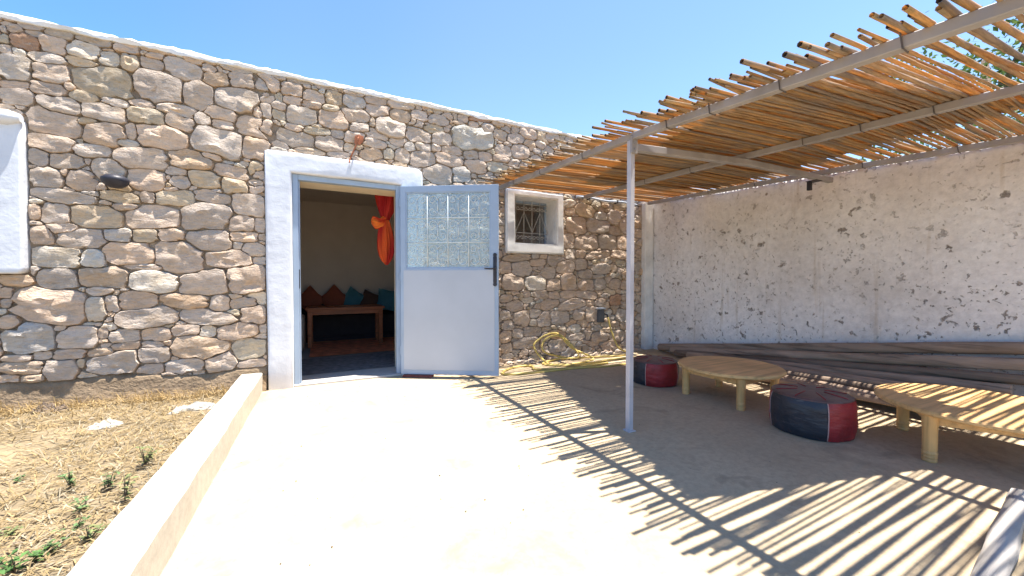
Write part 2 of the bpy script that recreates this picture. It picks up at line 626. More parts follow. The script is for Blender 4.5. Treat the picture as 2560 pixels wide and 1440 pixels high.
def soil_z(x, y):
    rise = max(0.0, (y - 3.6) / 0.9) * 0.035 + max(0.0, (-1.2 - x)) * 0.02
    return 0.015 + rise + 0.02 * nz(x * 1.7, y * 1.7) + 0.010 * nz(x * 6, y * 6, 3)


g = MB()
nx, ny = 60, 90
xs = [-5.5 + (5.5 + KX0 + 0.02) * i / nx for i in range(nx + 1)]
ys = [-3.0 + 7.5 * j / ny for j in range(ny + 1)]
g.add([(x, y, soil_z(x, y)) for y in ys for x in xs],
      [(j * (nx + 1) + i, j * (nx + 1) + i + 1, (j + 1) * (nx + 1) + i + 1, (j + 1) * (nx + 1) + i) for j in range(ny) for i in range(nx)])
structure(obj('soil_bed', g, 'soil', smooth=True))

g = MB()
nx, ny = 50, 60
xs = [KX1 - 0.03 + (4.80 - KX1) * i / nx for i in range(nx + 1)]
ys = [-5.0 + 9.5 * j / ny for j in range(ny + 1)]
g.add([(x, y, 0.003 * nz(x * 1.3, y * 1.3)) for y in ys for x in xs],
      [(j * (nx + 1) + i, j * (nx + 1) + i + 1, (j + 1) * (nx + 1) + i + 1, (j + 1) * (nx + 1) + i) for j in range(ny) for i in range(nx)])
structure(obj('patio', g, 'patio', smooth=True))

# kerb: a low cast wall between the soil and the patio, its arrises a little worn
bm = bmesh.new()
prof = [(KX0, -0.05), (KX0, KH - 0.012), (KX0 + 0.012, KH), (KX1 - 0.010, KH), (KX1, KH - 0.010), (KX1, -0.05)]
g = MB()
ny = 110
for j in range(ny + 1):
    y = -3.5 + (4.455 + 3.5) * j / ny
    for (x, z) in prof:
        g.v.append((x + 0.009 * nz(y * 2.3, x * 9) + 0.006 * nz(y * 11, z * 9) * (1 if z > 0.15 else 0.4), y, z + (0.004 * nz(y * 4, x * 9, 5) if z > 0 else 0)))
m = len(prof)
for j in range(ny):
    for k in range(m - 1):
        g.f.append((j * m + k, j * m + k + 1, (j + 1) * m + k + 1, (j + 1) * m + k))
g.f.append(tuple(ny * m + k for k in range(m)))
bm.free()
structure(obj('kerb', g, 'kerb'))

# ================================================================== THE STONE HOUSE
house = thing('stone_house', 'rubble stone house wall with a white framed doorway and a small barred window', 'house', (0, WALL_Y, 0))
XL, XR, ZT = -4.4, 4.78, 3.17
DX0, DX1, DZ = -0.286, 0.800, 2.205           # door opening
WX0, WX1, WZ0, WZ1 = 2.276, 2.931, 1.61, 2.235  # window opening
# mortar core with the two openings, real thickness
CY0, CY1 = WALL_Y + 0.018, WALL_Y + 0.36
bx = [XL, DX0 - 0.02, DX1 + 0.02, WX0 - 0.02, WX1 + 0.02, XR]
bz = [-0.1, WZ0 - 0.02, DZ + 0.02, WZ1 + 0.02, ZT]


def hole(i, k):
    return (i == 1 and k < 2) or (i == 3 and k in (1, 2))


g = MB()
for i in range(len(bx) - 1):
    for k in range(len(bz) - 1):
        if hole(i, k):
            continue
        x0, x1, z0, z1 = bx[i], bx[i + 1], bz[k], bz[k + 1]
        g.add([(x0, CY0, z0), (x1, CY0, z0), (x1, CY0, z1), (x0, CY0, z1)], [(0, 1, 2, 3)])
        g.add([(x0, CY1, z0), (x0, CY1, z1), (x1, CY1, z1), (x1, CY1, z0)], [(0, 1, 2, 3)])
for (x0, x1, z0, z1) in ((bx[1], bx[2], bz[0], bz[2]), (bx[3], bx[4], bz[1], bz[3])):
    for a, b in (((x0, z0), (x1, z0)), ((x1, z0), (x1, z1)), ((x1, z1), (x0, z1)), ((x0, z1), (x0, z0))):
        g.add([(a[0], CY0, a[1]), (b[0], CY0, b[1]), (b[0], CY1, b[1]), (a[0], CY1, a[1])], [(0, 1, 2, 3)])
obj('mortar_core', g, 'mortar', house)

# ---- the stones, each where the photograph has it
S1, S2, SA, SB, SC = (0, 0, .34722), (0, 480, .36120), (620, 130, .24307), (1000, 220, .18055), (1240, 480, .31943)
STONES = [(S1, '''
0,85,100,150 150,150,335,215 340,165,520,270,o 80,250,290,370,r 295,270,465,385 560,215,810,325,o 825,280,1005,385 490,310,715,440,w
0,330,85,385 90,345,195,410,w 205,380,470,460 490,415,690,485,y 720,385,880,480,w 865,390,1005,515,y 1010,430,1190,510 1190,430,1455,575
1010,320,1260,385,o 0,390,225,580,b 240,465,500,600 530,490,955,705,y 965,495,1310,755 1325,580,1540,785 1550,635,1860,815 1460,530,1650,625,o
1655,530,1820,635 1840,540,2010,655 1870,660,1975,745 0,585,225,640 225,600,490,700 0,640,255,755 495,650,715,745,y 470,600,545,655
270,680,585,850 720,710,940,775 940,720,1110,780 600,740,910,885 915,785,1190,900,y 1140,750,1405,835 1190,830,1400,930 200,755,580,985
555,850,710,900,y 620,885,905,1060 985,905,1330,1065 905,895,985,1000 1395,925,1745,1130 1705,850,1990,1000 1405,820,1520,905 1520,860,1690,940
1480,770,1700,870 1745,985,1935,1150 225,970,545,1110 520,1040,805,1130 815,1070,1230,1215 205,1060,365,1190 360,1100,600,1210 815,1000,985,1065,w
1210,1085,1530,1225,o 1430,1100,1590,1150 670,1150,890,1290,b 925,1205,1185,1375 1540,1195,1790,1290 1190,1200,1345,1265 1350,1230,1595,1345,y
215,1215,440,1360 495,1230,695,1365 1240,1260,1380,1350 1600,1280,1775,1390,y 1795,1190,1900,1290 1785,1300,1900,1390 215,1370,690,1460
1340,380,1420,440 1450,470,1560,525 1820,760,1900,850 1600,440,1800,520 60,190,150,245 1330,395,1460,470,o'''),
(S2, '''
700,0,975,80,y 975,0,1075,75 1080,0,1340,95,y 1350,0,1590,75 205,85,285,185 290,90,480,215 485,90,850,245,y 870,90,1250,245 790,80,970,130
1250,85,1615,260 1615,20,1840,165 1570,165,1755,275 1765,190,1840,280 330,220,520,285 205,240,380,370 390,265,730,390 725,255,910,345,b
925,265,1090,345,y 1100,260,1280,345 1290,265,1590,410 1590,275,1775,345 205,375,565,520,w 570,400,740,525,w 705,350,1055,500 1085,335,1420,575
1420,410,1745,520 1680,350,1840,450 1750,450,1840,500 0,560,215,655,o 270,530,545,675,b 540,525,885,655,o 880,500,1150,540 900,540,1265,690,w
1210,550,1560,720 1580,510,1845,690 600,660,780,710 90,670,590,915 600,735,730,890,w 735,720,820,830 820,690,1095,825 1110,695,1450,805,o
1460,710,1585,825 1595,735,1770,800 1680,790,1845,910 820,790,1225,935 1250,820,1635,920 0,845,160,960 30,895,385,1115,b 390,930,670,1080
380,920,470,970 680,940,760,1010 760,945,970,1040 975,940,1185,1030 1195,925,1380,990 1395,920,1500,1000,w 1505,905,1780,1010 775,1040,970,1090
980,1035,1130,1075 1205,1010,1580,1155,o 1605,1020,1840,1155,y 960,1080,1175,1180 370,1090,595,1150 235,1100,365,1155 20,1125,225,1175
605,1085,790,1135,o 615,1120,955,1270 0,1170,310,1260,o 310,1170,530,1330 950,1195,1140,1260 1145,1155,1415,1250 1425,1110,1635,1240
530,1250,715,1365,w 0,1270,140,1350 145,1265,330,1345,o 720,1270,970,1340 980,1260,1230,1310 0,665,90,740 0,735,85,800 1640,1160,1840,1240'''),
(SA, '''
80,245,250,400 345,330,550,460 240,190,395,290 400,235,700,330,o 120,410,265,505 365,450,550,545 565,405,785,530 800,410,960,550,y 560,500,760,585
690,320,870,380 975,440,1205,610,b 985,340,1180,450 1205,410,1420,545 1220,545,1450,665 1460,600,1660,725,o 240,515,400,600 115,530,245,680,b
250,600,385,700,y 385,555,700,745,b 720,585,1035,780 960,575,1235,740 760,550,945,640,y 0,700,275,890 280,810,680,980,b 395,740,560,820
570,790,845,860,y 860,810,990,890 1050,720,1240,820 1325,675,1615,865 690,870,975,1025 990,830,1200,930 980,945,1095,1020,w 1180,900,1420,985
1150,1000,1375,1110,o 1390,990,1500,1105,y 1510,1005,1660,1140 820,1025,1030,1085 480,990,790,1050,o 250,915,420,985 0,900,160,1080
10,1140,160,1310,y 0,1320,160,1440'''),
(SB, '''
160,320,370,450 400,385,670,515 80,560,425,745 440,625,715,795,b 330,520,590,620,y 720,530,1275,860,w 950,370,1250,465,r 1130,500,1290,630
1260,430,1440,520,o 1290,590,1480,720,o 1480,640,1700,770 1660,570,1880,700 1320,790,1535,960 1545,800,1780,980 60,760,210,880,b 220,760,420,870
430,790,570,880 570,810,840,930 890,870,1080,1000,b 1085,890,1265,1010 150,890,480,1100 480,910,870,1080 890,1000,1190,1180 1290,930,1500,1030
1200,1030,1480,1170,y 330,1070,720,1320,b 730,1090,960,1300,b 950,470,1090,580 800,320,940,470'''),
(SC, '''
550,200,705,320 705,210,880,320 880,270,970,340 970,200,1065,330 620,345,795,450 800,330,945,450 945,345,1065,450 620,100,770,195,y 870,145,970,250
770,160,860,230,w 530,330,610,440 540,450,615,530 620,460,695,510 700,460,900,520 900,460,1010,520 60,490,265,540,o 25,540,110,640 130,550,270,660
265,525,385,580 475,540,610,635 355,590,460,680 620,530,710,620 640,600,750,680 745,565,890,640 50,645,205,765 230,655,395,770,w 395,680,500,770
505,640,620,770 645,685,760,765 765,680,850,765 880,680,970,760 975,700,1055,765 290,770,400,830 410,780,495,840 500,770,620,830 625,775,780,835
35,800,125,865 350,840,490,915 490,845,690,920 770,835,850,890 890,810,970,885,r 940,920,1050,1010,b 80,850,210,940 140,925,260,1045 250,920,350,990
320,950,420,1050 425,935,570,1025 600,925,690,1000 700,900,790,1010 30,925,110,1000 40,1010,140,1080 580,1035,665,1100,w 125,1070,210,1140
210,1060,350,1130 30,1080,120,1180 135,1140,330,1210 900,1085,1000,1165 740,1100,880,1170 820,1165,950,1230 410,1160,540,1250 570,1110,690,1160
40,1180,120,1260''')]
seeds = []          # cx, cz, half width, half height, colour letter, from the photograph?
for (ox, oy, sc), txt in STONES:
    for row in txt.split():
        q = row.split(',')
        x0, y0, x1, y1 = [float(v) for v in q[:4]]
        a = at(ox + x0 * sc, oy + (y0 + y1) / 2 * sc, 1, WALL_Y)
        b = at(ox + x1 * sc, oy + (y0 + y1) / 2 * sc, 1, WALL_Y)
        t = at(ox + (x0 + x1) / 2 * sc, oy + y0 * sc, 1, WALL_Y)
        u = at(ox + (x0 + x1) / 2 * sc, oy + y1 * sc, 1, WALL_Y)
        seeds.append([(a.x + b.x) / 2, (t.z + u.z) / 2, (b.x - a.x) / 2, (t.z - u.z) / 2, q[4] if len(q) > 4 else 'g'])
RES = 0.008
GX, GZ = int((XR - XL) / RES), int(ZT / RES)
lab = np.full((GZ, GX), -1, np.int32)
best = np.full((GZ, GX), 9.0, np.float32)
ZZ, XX = np.mgrid[0:GZ, 0:GX]
PX = (XL + (XX + 0.5) * RES).astype(np.float32)
PZ = ((ZZ + 0.5) * RES).astype(np.float32)
block = np.zeros((GZ, GX), bool)
SUR = [(-0.522, 1.052, -1, 2.412), (2.132, 3.060, 1.468, 2.330), (-3.30, -2.130, 1.150, 2.432)]
for x0, x1, z0, z1 in SUR:
    block |= (PX > x0) & (PX < x1) & (PZ > z0) & (PZ < z1)
plinth_top = 0.255 + 0.03 * np.sin(PX * 2.1) + 0.015 * np.sin(PX * 7)
block |= (PX < -0.52) & (PZ < plinth_top)
srng = random.Random(11)


def put(idx, s, lim, only_free):
    cx, cz, a, b = s[:4]
    th, p = s[5], s[6]
    w = max(a, b) * 1.55
    i0, i1 = max(0, int((cx - w - XL) / RES)), min(GX, int((cx + w - XL) / RES) + 1)
    k0, k1 = max(0, int((cz - w) / RES)), min(GZ, int((cz + w) / RES) + 1)
    if i1 <= i0 or k1 <= k0:
        return 0
    dx, dz = PX[k0:k1, i0:i1] - cx, PZ[k0:k1, i0:i1] - cz
    c, sn = math.cos(th), math.sin(th)
    u, v = np.abs(dx * c + dz * sn) / a, np.abs(-dx * sn + dz * c) / b
    d = (u ** p + v ** p) ** (1 / p)
    L, B = lab[k0:k1, i0:i1], best[k0:k1, i0:i1]
    m = (d < lim) & (d < B) & ~block[k0:k1, i0:i1]
    if only_free:
        m &= (L == -1)
    L[m] = idx
    B[m] = d[m]
    return int(m.sum())


for i, s in enumerate(seeds):
    s += [R(srng.uniform(-11, 11)), srng.uniform(2.2, 5.5)]
    put(i, s, 1.11, False)
# small packing stones fill what is left
for rounds, (lo, hi) in enumerate(((0.055, 0.13), (0.03, 0.075), (0.018, 0.04))):
    free = np.argwhere((lab == -1) & ~block)
    order = list(range(len(free)))
    srng.shuffle(order)
    tries = (1400, 2200, 3000)[rounds]
    for q in order[:tries]:
        kz, ix = free[q]
        if lab[kz, ix] != -1:
            continue
        h = srng.uniform(lo, hi) * 0.55
        s = [XL + ix * RES, kz * RES, h * srng.uniform(1.2, 2.6), h, srng.choice('gggggyoobw'), R(srng.uniform(-14, 14)), srng.uniform(2.0, 3.2)]
        k0, k1, i0, i1 = max(0, kz - 4), kz + 5, max(0, ix - 4), ix + 5
        if (lab[k0:k1, i0:i1] == -1).mean() < (0.75, 0.6, 0.4)[rounds]:
            continue
        seeds.append(s)
        if put(len(seeds) - 1, s, 1.15, True) < 12:
            seeds.pop()
            lab[lab == len(seeds)] = -1
# what is still open closes up by a cell, so the joints stay narrow
for _ in range(2):
    for dz_, dx_ in ((0, 1), (0, -1), (1, 0), (-1, 0)):
        sh = np.roll(lab, (dz_, dx_), (0, 1))
        m_ = (lab == -1) & (sh >= 0) & ~block
        lab[m_] = sh[m_]
TINT = dict(g=(0.545, 0.44, 0.355), y=(0.53, 0.435, 0.32), o=(0.53, 0.405, 0.295), r=(0.42, 0.26, 0.17), w=(0.62, 0.55, 0.46), b=(0.50, 0.435, 0.375))


def stone_mesh(idx):
    """the outline that stone idx has on the wall face, pulled out with a rounded, uneven front"""
    s = seeds[idx]
    cells = None
    w = max(s[2], s[3]) * 1.6
    i0, i1 = max(0, int((s[0] - w - XL) / RES)), min(GX, int((s[0] + w - XL) / RES) + 1)
    k0, k1 = max(0, int((s[1] - w) / RES)), min(GZ, int((s[1] + w) / RES) + 1)
    if i1 <= i0 or k1 <= k0:
        return None
    m = lab[k0:k1, i0:i1] == idx
    if m.sum() < 14:
        return None
    cells = np.argwhere(m)
    cz, cx = cells.mean(0)
    if not m[int(cz), int(cx)]:
        d = ((cells - (cz, cx)) ** 2).sum(1)
        cz, cx = cells[d.argmin()]
    a = max(1.0, cells[:, 1].std() * 2)
    b = max(1.0, cells[:, 0].std() * 2)
    area = m.sum() * RES * RES
    n = 12 if area < 0.004 else (18 if area < 0.02 else 24)
    rr = []
    for k in range(n):
        an = 2 * math.pi * (k + 0.5) / n
        ux, uz = math.cos(an) * a, math.sin(an) * b
        L = math.hypot(ux, uz)
        ux, uz = ux / L, uz / L
        t = 0.0
        while True:
            x, z = int(cx + ux * t + 0.5), int(cz + uz * t + 0.5)
            if not (0 <= z < m.shape[0] and 0 <= x < m.shape[1]) or not m[z, x]:
                break
            t += 0.5
        rr.append([max(1.0, t), ux, uz])
    gap = 0.0015 + 0.003 * srng.random()
    sm = [0.8 * rr[k][0] + 0.1 * rr[k - 1][0] + 0.1 * rr[(k + 1) % n][0] for k in range(n)]
    # broken, not round: some corners knocked off, some left sharp
    for _ in range(3):
        q = srng.randrange(n)
        sm[q] *= srng.uniform(0.84, 0.97)
    sm = [v * srng.uniform(0.965, 1.01) for v in sm]
    X0, Z0 = XL + (i0 + cx + 0.5) * RES, (k0 + cz + 0.5) * RES
    size = math.sqrt(area)
    out = srng.uniform(-0.008, 0.012)
    bul = min(0.026, 0.008 + 0.05 * size) * srng.uniform(0.7, 1.3)
    tx, tz = srng.uniform(-0.05, 0.05), srng.uniform(-0.07, 0.09)
    sd = srng.uniform(0, 100)
    vs, fs = [], []
    for sc_, dep, ngain in ((1.0, 0.040, 0), (1.0, 0.004, 0), (0.955, -0.75 * bul, 0.5), (0.76, -0.95 * bul, 1.3), (0.42, -bul, 1.8)):
        for k in range(n):
            r = max(0.004, sm[k] * RES - gap) * sc_
            if dep > 0.02:
                r *= 0.985
            x, z = rr[k][1] * r, rr[k][2] * r
            y = WALL_Y + dep - (out if dep < 0.02 else 0)
            if dep < 0:
                y += -tx * x - tz * z + ngain * bul * 0.9 * nz((X0 + x) * 9 + sd, (Z0 + z) * 9, sd) + 0.006 * nz((X0 + x) * 30, (Z0 + z) * 30)
            vs.append((X0 + x, y, Z0 + z))
    vs.append((X0, WALL_Y - out - bul * (1 + 0.5 * nz(X0 * 9 + sd, Z0 * 9, sd)), Z0))
    for q in range(4):
        for k in range(n):
            a_, b_ = q * n + k, q * n + (k + 1) % n
            fs.append((a_, b_, b_ + n, a_ + n))
    for k in range(n):
        fs.append((4 * n + k, 4 * n + (k + 1) % n, 5 * n))
    c = TINT[s[4]]
    v = srng.uniform(0.86, 1.10)
    warm = srng.uniform(-0.05, 0.07)
    col = (c[0] * v * (1 + warm), c[1] * v, c[2] * v * (1 - warm))
    X, Z = X0, Z0
    depth = X * _f.x + WALL_Y * _f.y
    px = 1280 + (X * _r.x + WALL_Y * _r.y) / depth * F_PX
    py = 702 - (Z - CAM_H) / depth * F_PX
    return vs, fs, col, area / depth ** 2, (-10 < px < 1640 and -10 < py < 1100)


built = []
for i in range(len(seeds)):
    r_ = stone_mesh(i)
    if r_:
        built.append(r_)
built.sort(key=lambda r_: -r_[3] if r_[4] else 1)
small = MB()
for k, (vs, fs, col, sz, vis) in enumerate(built):
    if vis and k < 298:
        obj('stone', MB().add(vs, fs, col), 'stone', house, smooth=True, angle=34)
    else:
        small.add(vs, fs, col)
stuff(obj('packing_stones', small, 'stone', house, smooth=True, angle=34))

# white coping along the top, lumpy and hand laid
g = MB()
NXC = 230
pr = [(0.02, -0.055), (-0.026, -0.045), (-0.034, -0.008), (-0.010, 0.028), (0.12, 0.036), (0.40, 0.036), (0.42, -0.05)]
for i in range(NXC + 1):
    x = XL + (XR - XL) * i / NXC
    for k, (dy, dz) in enumerate(pr):
        l = 0.014 * nz(x * 5, k * 3.1) + 0.012 * nz(x * 17, k * 1.7, 4)
        g.v.append((x, WALL_Y + dy - 0.6 * l, ZT + 0.028 + dz * (0.75 + 0.5 * nz(x * 3.1, 9)) + l * 0.8))
m = len(pr)
for i in range(NXC):
    for k in range(m - 1):
        g.f.append((i * m + k, (i + 1) * m + k, (i + 1) * m + k + 1, i * m + k + 1))
obj('coping', g, 'white_worn', house, smooth=True, angle=50)

# earth render at the foot of the wall, left of the kerb
g = MB()
NXP, NZP = 120, 10
for j in range(NZP + 1):
    for i in range(NXP + 1):
        x = XL + (-0.525 - XL) * i / NXP
        t = j / NZP
        top = 0.262 + 0.03 * math.sin(x * 2.1) + 0.015 * math.sin(x * 7)
        z = -0.03 + (top + 0.03) * t
        y = WALL_Y - 0.055 * (1 - t) ** 1.4 - 0.012 + 0.010 * nz(x * 5, z * 6) + 0.006 * nz(x * 20, z * 20) + (0.03 if j == NZP else 0)
        g.v.append((x, y, z + 0.012 * nz(x * 9, 4) * t))
for j in range(NZP):
    for i in range(NXP):
        a = j * (NXP + 1) + i
        g.f.append((a, a + 1, a + NXP + 2, a + NXP + 1))
obj('plinth', g, 'bank', house, smooth=True)


def rounded(x0, x1, z0, z1, r, n=5, corners=(1, 1, 1, 1)):
    pts = []
    for q, (cx, cz, a0) in enumerate(((x1 - r, z0 + r, -90), (x1 - r, z1 - r, 0), (x0 + r, z1 - r, 90), (x0 + r, z0 + r, 180))):
        if corners[q]:
            for k in range(n + 1):
                a = R(a0 + 90 * k / n)
                pts.append((cx + r * math.cos(a), cz + r * math.sin(a)))
        else:
            pts.append(((x1, x1, x0, x0)[q], (z0, z1, z1, z0)[q]))
    return pts


# door surround: one inverted U of lumpy whitewashed plaster
def lumpy(mb, amp=0.006, cut=2):
    bm = bmesh.new()
    vv = [bm.verts.new(p) for p in mb.v]
    for f in mb.f:
        try:
            bm.faces.new([vv[i] for i in f])
        except ValueError:
            pass
    bmesh.ops.subdivide_edges(bm, edges=[e for e in bm.edges if e.calc_length() > 0.10], cuts=cut, use_grid_fill=True)
    bmesh.ops.subdivide_edges(bm, edges=[e for e in bm.edges if e.calc_length() > 0.10], cuts=1, use_grid_fill=True)
    for v in bm.verts:
        p = v.co
        v.co = p + Vector((nz(p.x * 6, p.z * 6, p.y), 0.8 * nz(p.x * 5, p.z * 5, 7), nz(p.x * 6, p.z * 6, 3))) * amp
    r = MB()
    r.from_bm(bm)
    return r


g = MB()
o0 = -0.519
pts = [(o0 + 0.01, -0.02), (DX0, -0.02), (DX0, DZ), (DX1, DZ), (DX1, -0.02), (1.05, -0.02), (1.05, 2.33), (1.04, 2.375), (1.005, 2.405), (0.96, 2.413), (o0 + 0.03, 2.406), (o0, 2.39)]
g.poly(pts, WALL_Y - 0.055, WALL_Y + 0.06, 0.02)
obj('door_surround', lumpy(g), 'white', house, smooth=True, angle=40)
# beige plastered reveal (jambs and soffit) and the concrete sill
g = MB()
g.box(DX0 - 0.018, DX0 + 0.012, WALL_Y + 0.075, CY1 + 0.02, 0.0, DZ - 0.02)
g.box(DX1 - 0.012, DX1 + 0.018, WALL_Y + 0.075, CY1 + 0.02, 0.0, DZ - 0.02)
g.box(DX0 + 0.013, DX1 - 0.013, WALL_Y + 0.0755, CY1 + 0.02, DZ - 0.056, DZ + 0.018)
obj('door_reveal', g, 'beige', house)
g = MB().box(DX0 - 0.015, DX1 + 0.015, WALL_Y - 0.03, CY1 + 0.03, -0.05, 0.022, 0.008)
obj('door_sill', g, 'sill', house)
# steel door frame
g = MB()
fy0, fy1 = WALL_Y - 0.005, WALL_Y + 0.07
g.box(DX0 + 0.001, DX0 + 0.052, fy0, fy1, 0.023, DZ - 0.002, 0.004)
g.box(DX1 - 0.052, DX1 - 0.001, fy0, fy1, 0.023, DZ - 0.002, 0.004)
g.box(DX0 + 0.053, DX1 - 0.053, fy0, fy1, DZ - 0.058, DZ - 0.002, 0.004)
g.box(DX0 + 0.053, DX0 + 0.066, fy0 + 0.03, fy1 - 0.005, 0.023, DZ - 0.06)
obj('door_frame', g, 'steel_blue', house)
g = MB().box(DX0 + 0.0525, DX0 + 0.060, fy0 + 0.004, fy0 + 0.026, 1.02, 1.22, 0.002)
obj('strike_plate', g, 'iron', house)

# the open leaf
hinge = Vector((0.793, WALL_Y - 0.060, 0))
free = Vector((1.757, 3.835, 0))
LW = (free - hinge).length
ang = math.atan2(free.y - hinge.y, free.x - hinge.x)
LM = Matrix.Translation(hinge) @ Matrix.Rotation(ang, 4, 'Z')
LZ0, LZ1 = 0.028, 2.178
GZ0, GZ1, GX0, GX1 = 1.245, 2.105, 0.062, LW - 0.092


def LB(mb, x0, x1, y0, y1, z0, z1, bev=0.0):
    return mb.box(x0, x1, y0, y1, z0, z1, bev, LM)


g = MB()
LB(g, 0, GX0, -0.02, 0.02, LZ0, LZ1, 0.003)
LB(g, GX1, LW, -0.02, 0.02, LZ0, LZ1, 0.003)
LB(g, GX0 - 0.001, GX1 + 0.001, -0.019, 0.019, GZ1, LZ1 - 0.001, 0.003)
LB(g, GX0 - 0.001, GX1 + 0.001, -0.019, 0.019, GZ0 - 0.05, GZ0, 0.003)
LB(g, GX0 - 0.001, GX1 + 0.001, -0.019, 0.019, LZ0 + 0.001, LZ0 + 0.07, 0.003)
door = obj('door', g, 'steel_blue', house)
g = LB(MB(), 0.034, LW - 0.045, -0.0225, 0.012, LZ0 + 0.055, GZ0 - 0.022, 0.003)
obj('lower_panel', g, 'steel_panel', door)
g = LB(MB(), GX0 - 0.004, GX1 + 0.004, 0.004, 0.009, GZ0 - 0.004, GZ1 + 0.004)
obj('glass_pane', g, 'door_glass', door)
# bead round the pane
g = MB()
for (a, b, c, d) in ((GX0, GX1, GZ0, GZ0 + 0.012), (GX0, GX1, GZ1 - 0.012, GZ1), (GX0, GX0 + 0.012, GZ0 + 0.0125, GZ1 - 0.0125), (GX1 - 0.012, GX1, GZ0 + 0.0125, GZ1 - 0.0125)):
    LB(g, a, b, -0.012, 0.003, c, d)
obj('glazing_bead', g, 'steel_blue', door)


def arc(cx, cz, r0, r1, a0, a1, n=12):
    return [(cx + (r0 + (r1 - r0) * k / n) * math.cos(R(a0 + (a1 - a0) * k / n)), cz + (r0 + (r1 - r0) * k / n) * math.sin(R(a0 + (a1 - a0) * k / n))) for k in range(n + 1)]


# ornamental grille: four columns and three rows of facing scrolls, in front of the pane
g = MB()
ncol, nrow = 4, 3
cw, ch = (GX1 - GX0 - 0.02) / ncol, (GZ1 - GZ0 - 0.02) / nrow


def bar2(mb, pts, y, r, M, n=5):
    mb.tube([M @ Vector((x, y, z)) for x, z in pts], r, n)


for i in range(ncol + 1):
    x = GX0 + 0.01 + cw * i
    if 0 < i < ncol:
        bar2(g, [(x, GZ0), (x, GZ1)], -0.004, 0.0050, LM)
for k in range(1, nrow):
    z = GZ0 + 0.01 + ch * k
    bar2(g, [(GX0, z), (GX1, z)], -0.004, 0.0050, LM)
for i in range(ncol):
    for k in range(nrow):
        x0, z0 = GX0 + 0.01 + cw * i, GZ0 + 0.01 + ch * k
        mx, rr_ = x0 + cw / 2, cw * 0.235
        for sx in (-1, 1):
            top = arc(0, 0, rr_, rr_ * 0.25, 0, 400, 16)
            bar2(g, [(mx + sx * (rr_ * 1.02 - x), z0 + ch * 0.72 + z) for x, z in top], -0.004, 0.0034, LM)
            bot = arc(0, 0, rr_, rr_ * 0.25, 0, -400, 16)
            bar2(g, [(mx + sx * (rr_ * 1.02 - x), z0 + ch * 0.27 + z) for x, z in bot], -0.004, 0.0034, LM)
            bar2(g, [(mx + sx * rr_ * 0.02, z0 + ch * 0.27), (mx + sx * rr_ * 0.02, z0 + ch * 0.72)], -0.004, 0.0034, LM)
obj('scroll_grille', g, 'white_iron', door, smooth=True)
g = MB()
hx = LW - 0.040
LB(g, hx - 0.020, hx + 0.020, -0.032, -0.022, 1.075, 1.375, 0.006)
for z, r in ((1.39, 0.022), (1.06, 0.022)):
    g.tube([LM @ Vector((hx, -0.033, z)), LM @ Vector((hx, -0.0225, z))], r, 12)
LB(g, hx - 0.010, hx + 0.010, -0.070, -0.030, 1.232, 1.250, 0.003)
g.tube([LM @ Vector((hx - 0.115 * t, -0.066 + 0.004 * math.sin(t * 3), 1.241 - 0.006 * math.sin(t * 3.1))) for t in (0, .3, .6, .85, 1)], [0.010, 0.009, 0.008, 0.009, 0.006], 8)
obj('handle', g, 'iron', door, smooth=True, angle=40)
g = MB()
for z in (0.25, 1.1, 1.95):
    g.tube([LM @ Vector((-0.010, 0.0, z)), LM @ Vector((-0.010, 0.0, z + 0.10))], 0.010, 8)
obj('hinge', g, 'steel_blue', door, smooth=True, angle=40)

# window: surround, deep reveal, steel sash with pane, scrolled bars
g = MB()
ox0, ox1, oz0, oz1 = 2.137, 3.055, 1.472, 2.326
bm = bmesh.new()
O = [bm.verts.new((x, WALL_Y - 0.05, z)) for x, z in ((ox0, oz0), (ox1, oz0 + 0.004), (ox1 - 0.012, oz1 - 0.012), (ox0 + 0.006, oz1))]
I = [bm.verts.new((x, WALL_Y - 0.05, z)) for x, z in ((WX0, WZ0), (WX1, WZ0), (WX1, WZ1), (WX0, WZ1))]
fs = [bm.faces.new((O[k], O[(k + 1) % 4], I[(k + 1) % 4], I[k])) for k in range(4)]
ex = bmesh.ops.extrude_face_region(bm, geom=fs)
for v in [q for q in ex['geom'] if isinstance(q, bmesh.types.BMVert)]:
    v.co.y = WALL_Y + 0.05
bmesh.ops.recalc_face_normals(bm, faces=bm.faces[:])
bmesh.ops.bevel(bm, geom=[e for e in bm.edges if all(abs(v.co.y - WALL_Y + 0.05) < 1e-5 for v in e.verts) and len(e.link_faces) == 2 and any(abs(f.normal.y) < .5 for f in e.link_faces)], offset=0.018, segments=3, affect='EDGES')
g.from_bm(bm)
wsur = obj('window_surround', lumpy(g, 0.006), 'white_worn', house, smooth=True, angle=40)
g = MB()
ry0, ry1 = WALL_Y + 0.052, CY1 + 0.02
g.box(WX0 - 0.018, WX0, ry0, ry1, WZ0, WZ1)
g.box(WX1, WX1 + 0.018, ry0, ry1, WZ0, WZ1)
g.box(WX0 - 0.018, WX1 + 0.018, ry0, ry1, WZ1, WZ1 + 0.018)
g.box(WX0 - 0.018, WX1 + 0.018, ry0, ry1, WZ0 - 0.018, WZ0)
obj('window_reveal', g, 'white_worn', house)
SY = WALL_Y + 0.235
g = MB()
for (a, b, c, d) in ((WX0 + .001, WX0 + .03, WZ0 + .001, WZ1 - .001), (WX1 - .03, WX1 - .001, WZ0 + .001, WZ1 - .001), (WX0 + .031, WX1 - .031, WZ1 - .03, WZ1 - .001), (WX0 + .031, WX1 - .031, WZ0 + .001, WZ0 + .03)):
    g.box(a, b, SY, SY + 0.035, c, d, 0.003)
sash = obj('window', g, 'steel_blue', house)
obj('window_pane', MB().box(WX0 + .028, WX1 - .028, SY + 0.015, SY + 0.02, WZ0 + .028, WZ1 - .028), 'pane_glass', sash)
g = MB()
I4 = Matrix.Identity(4)
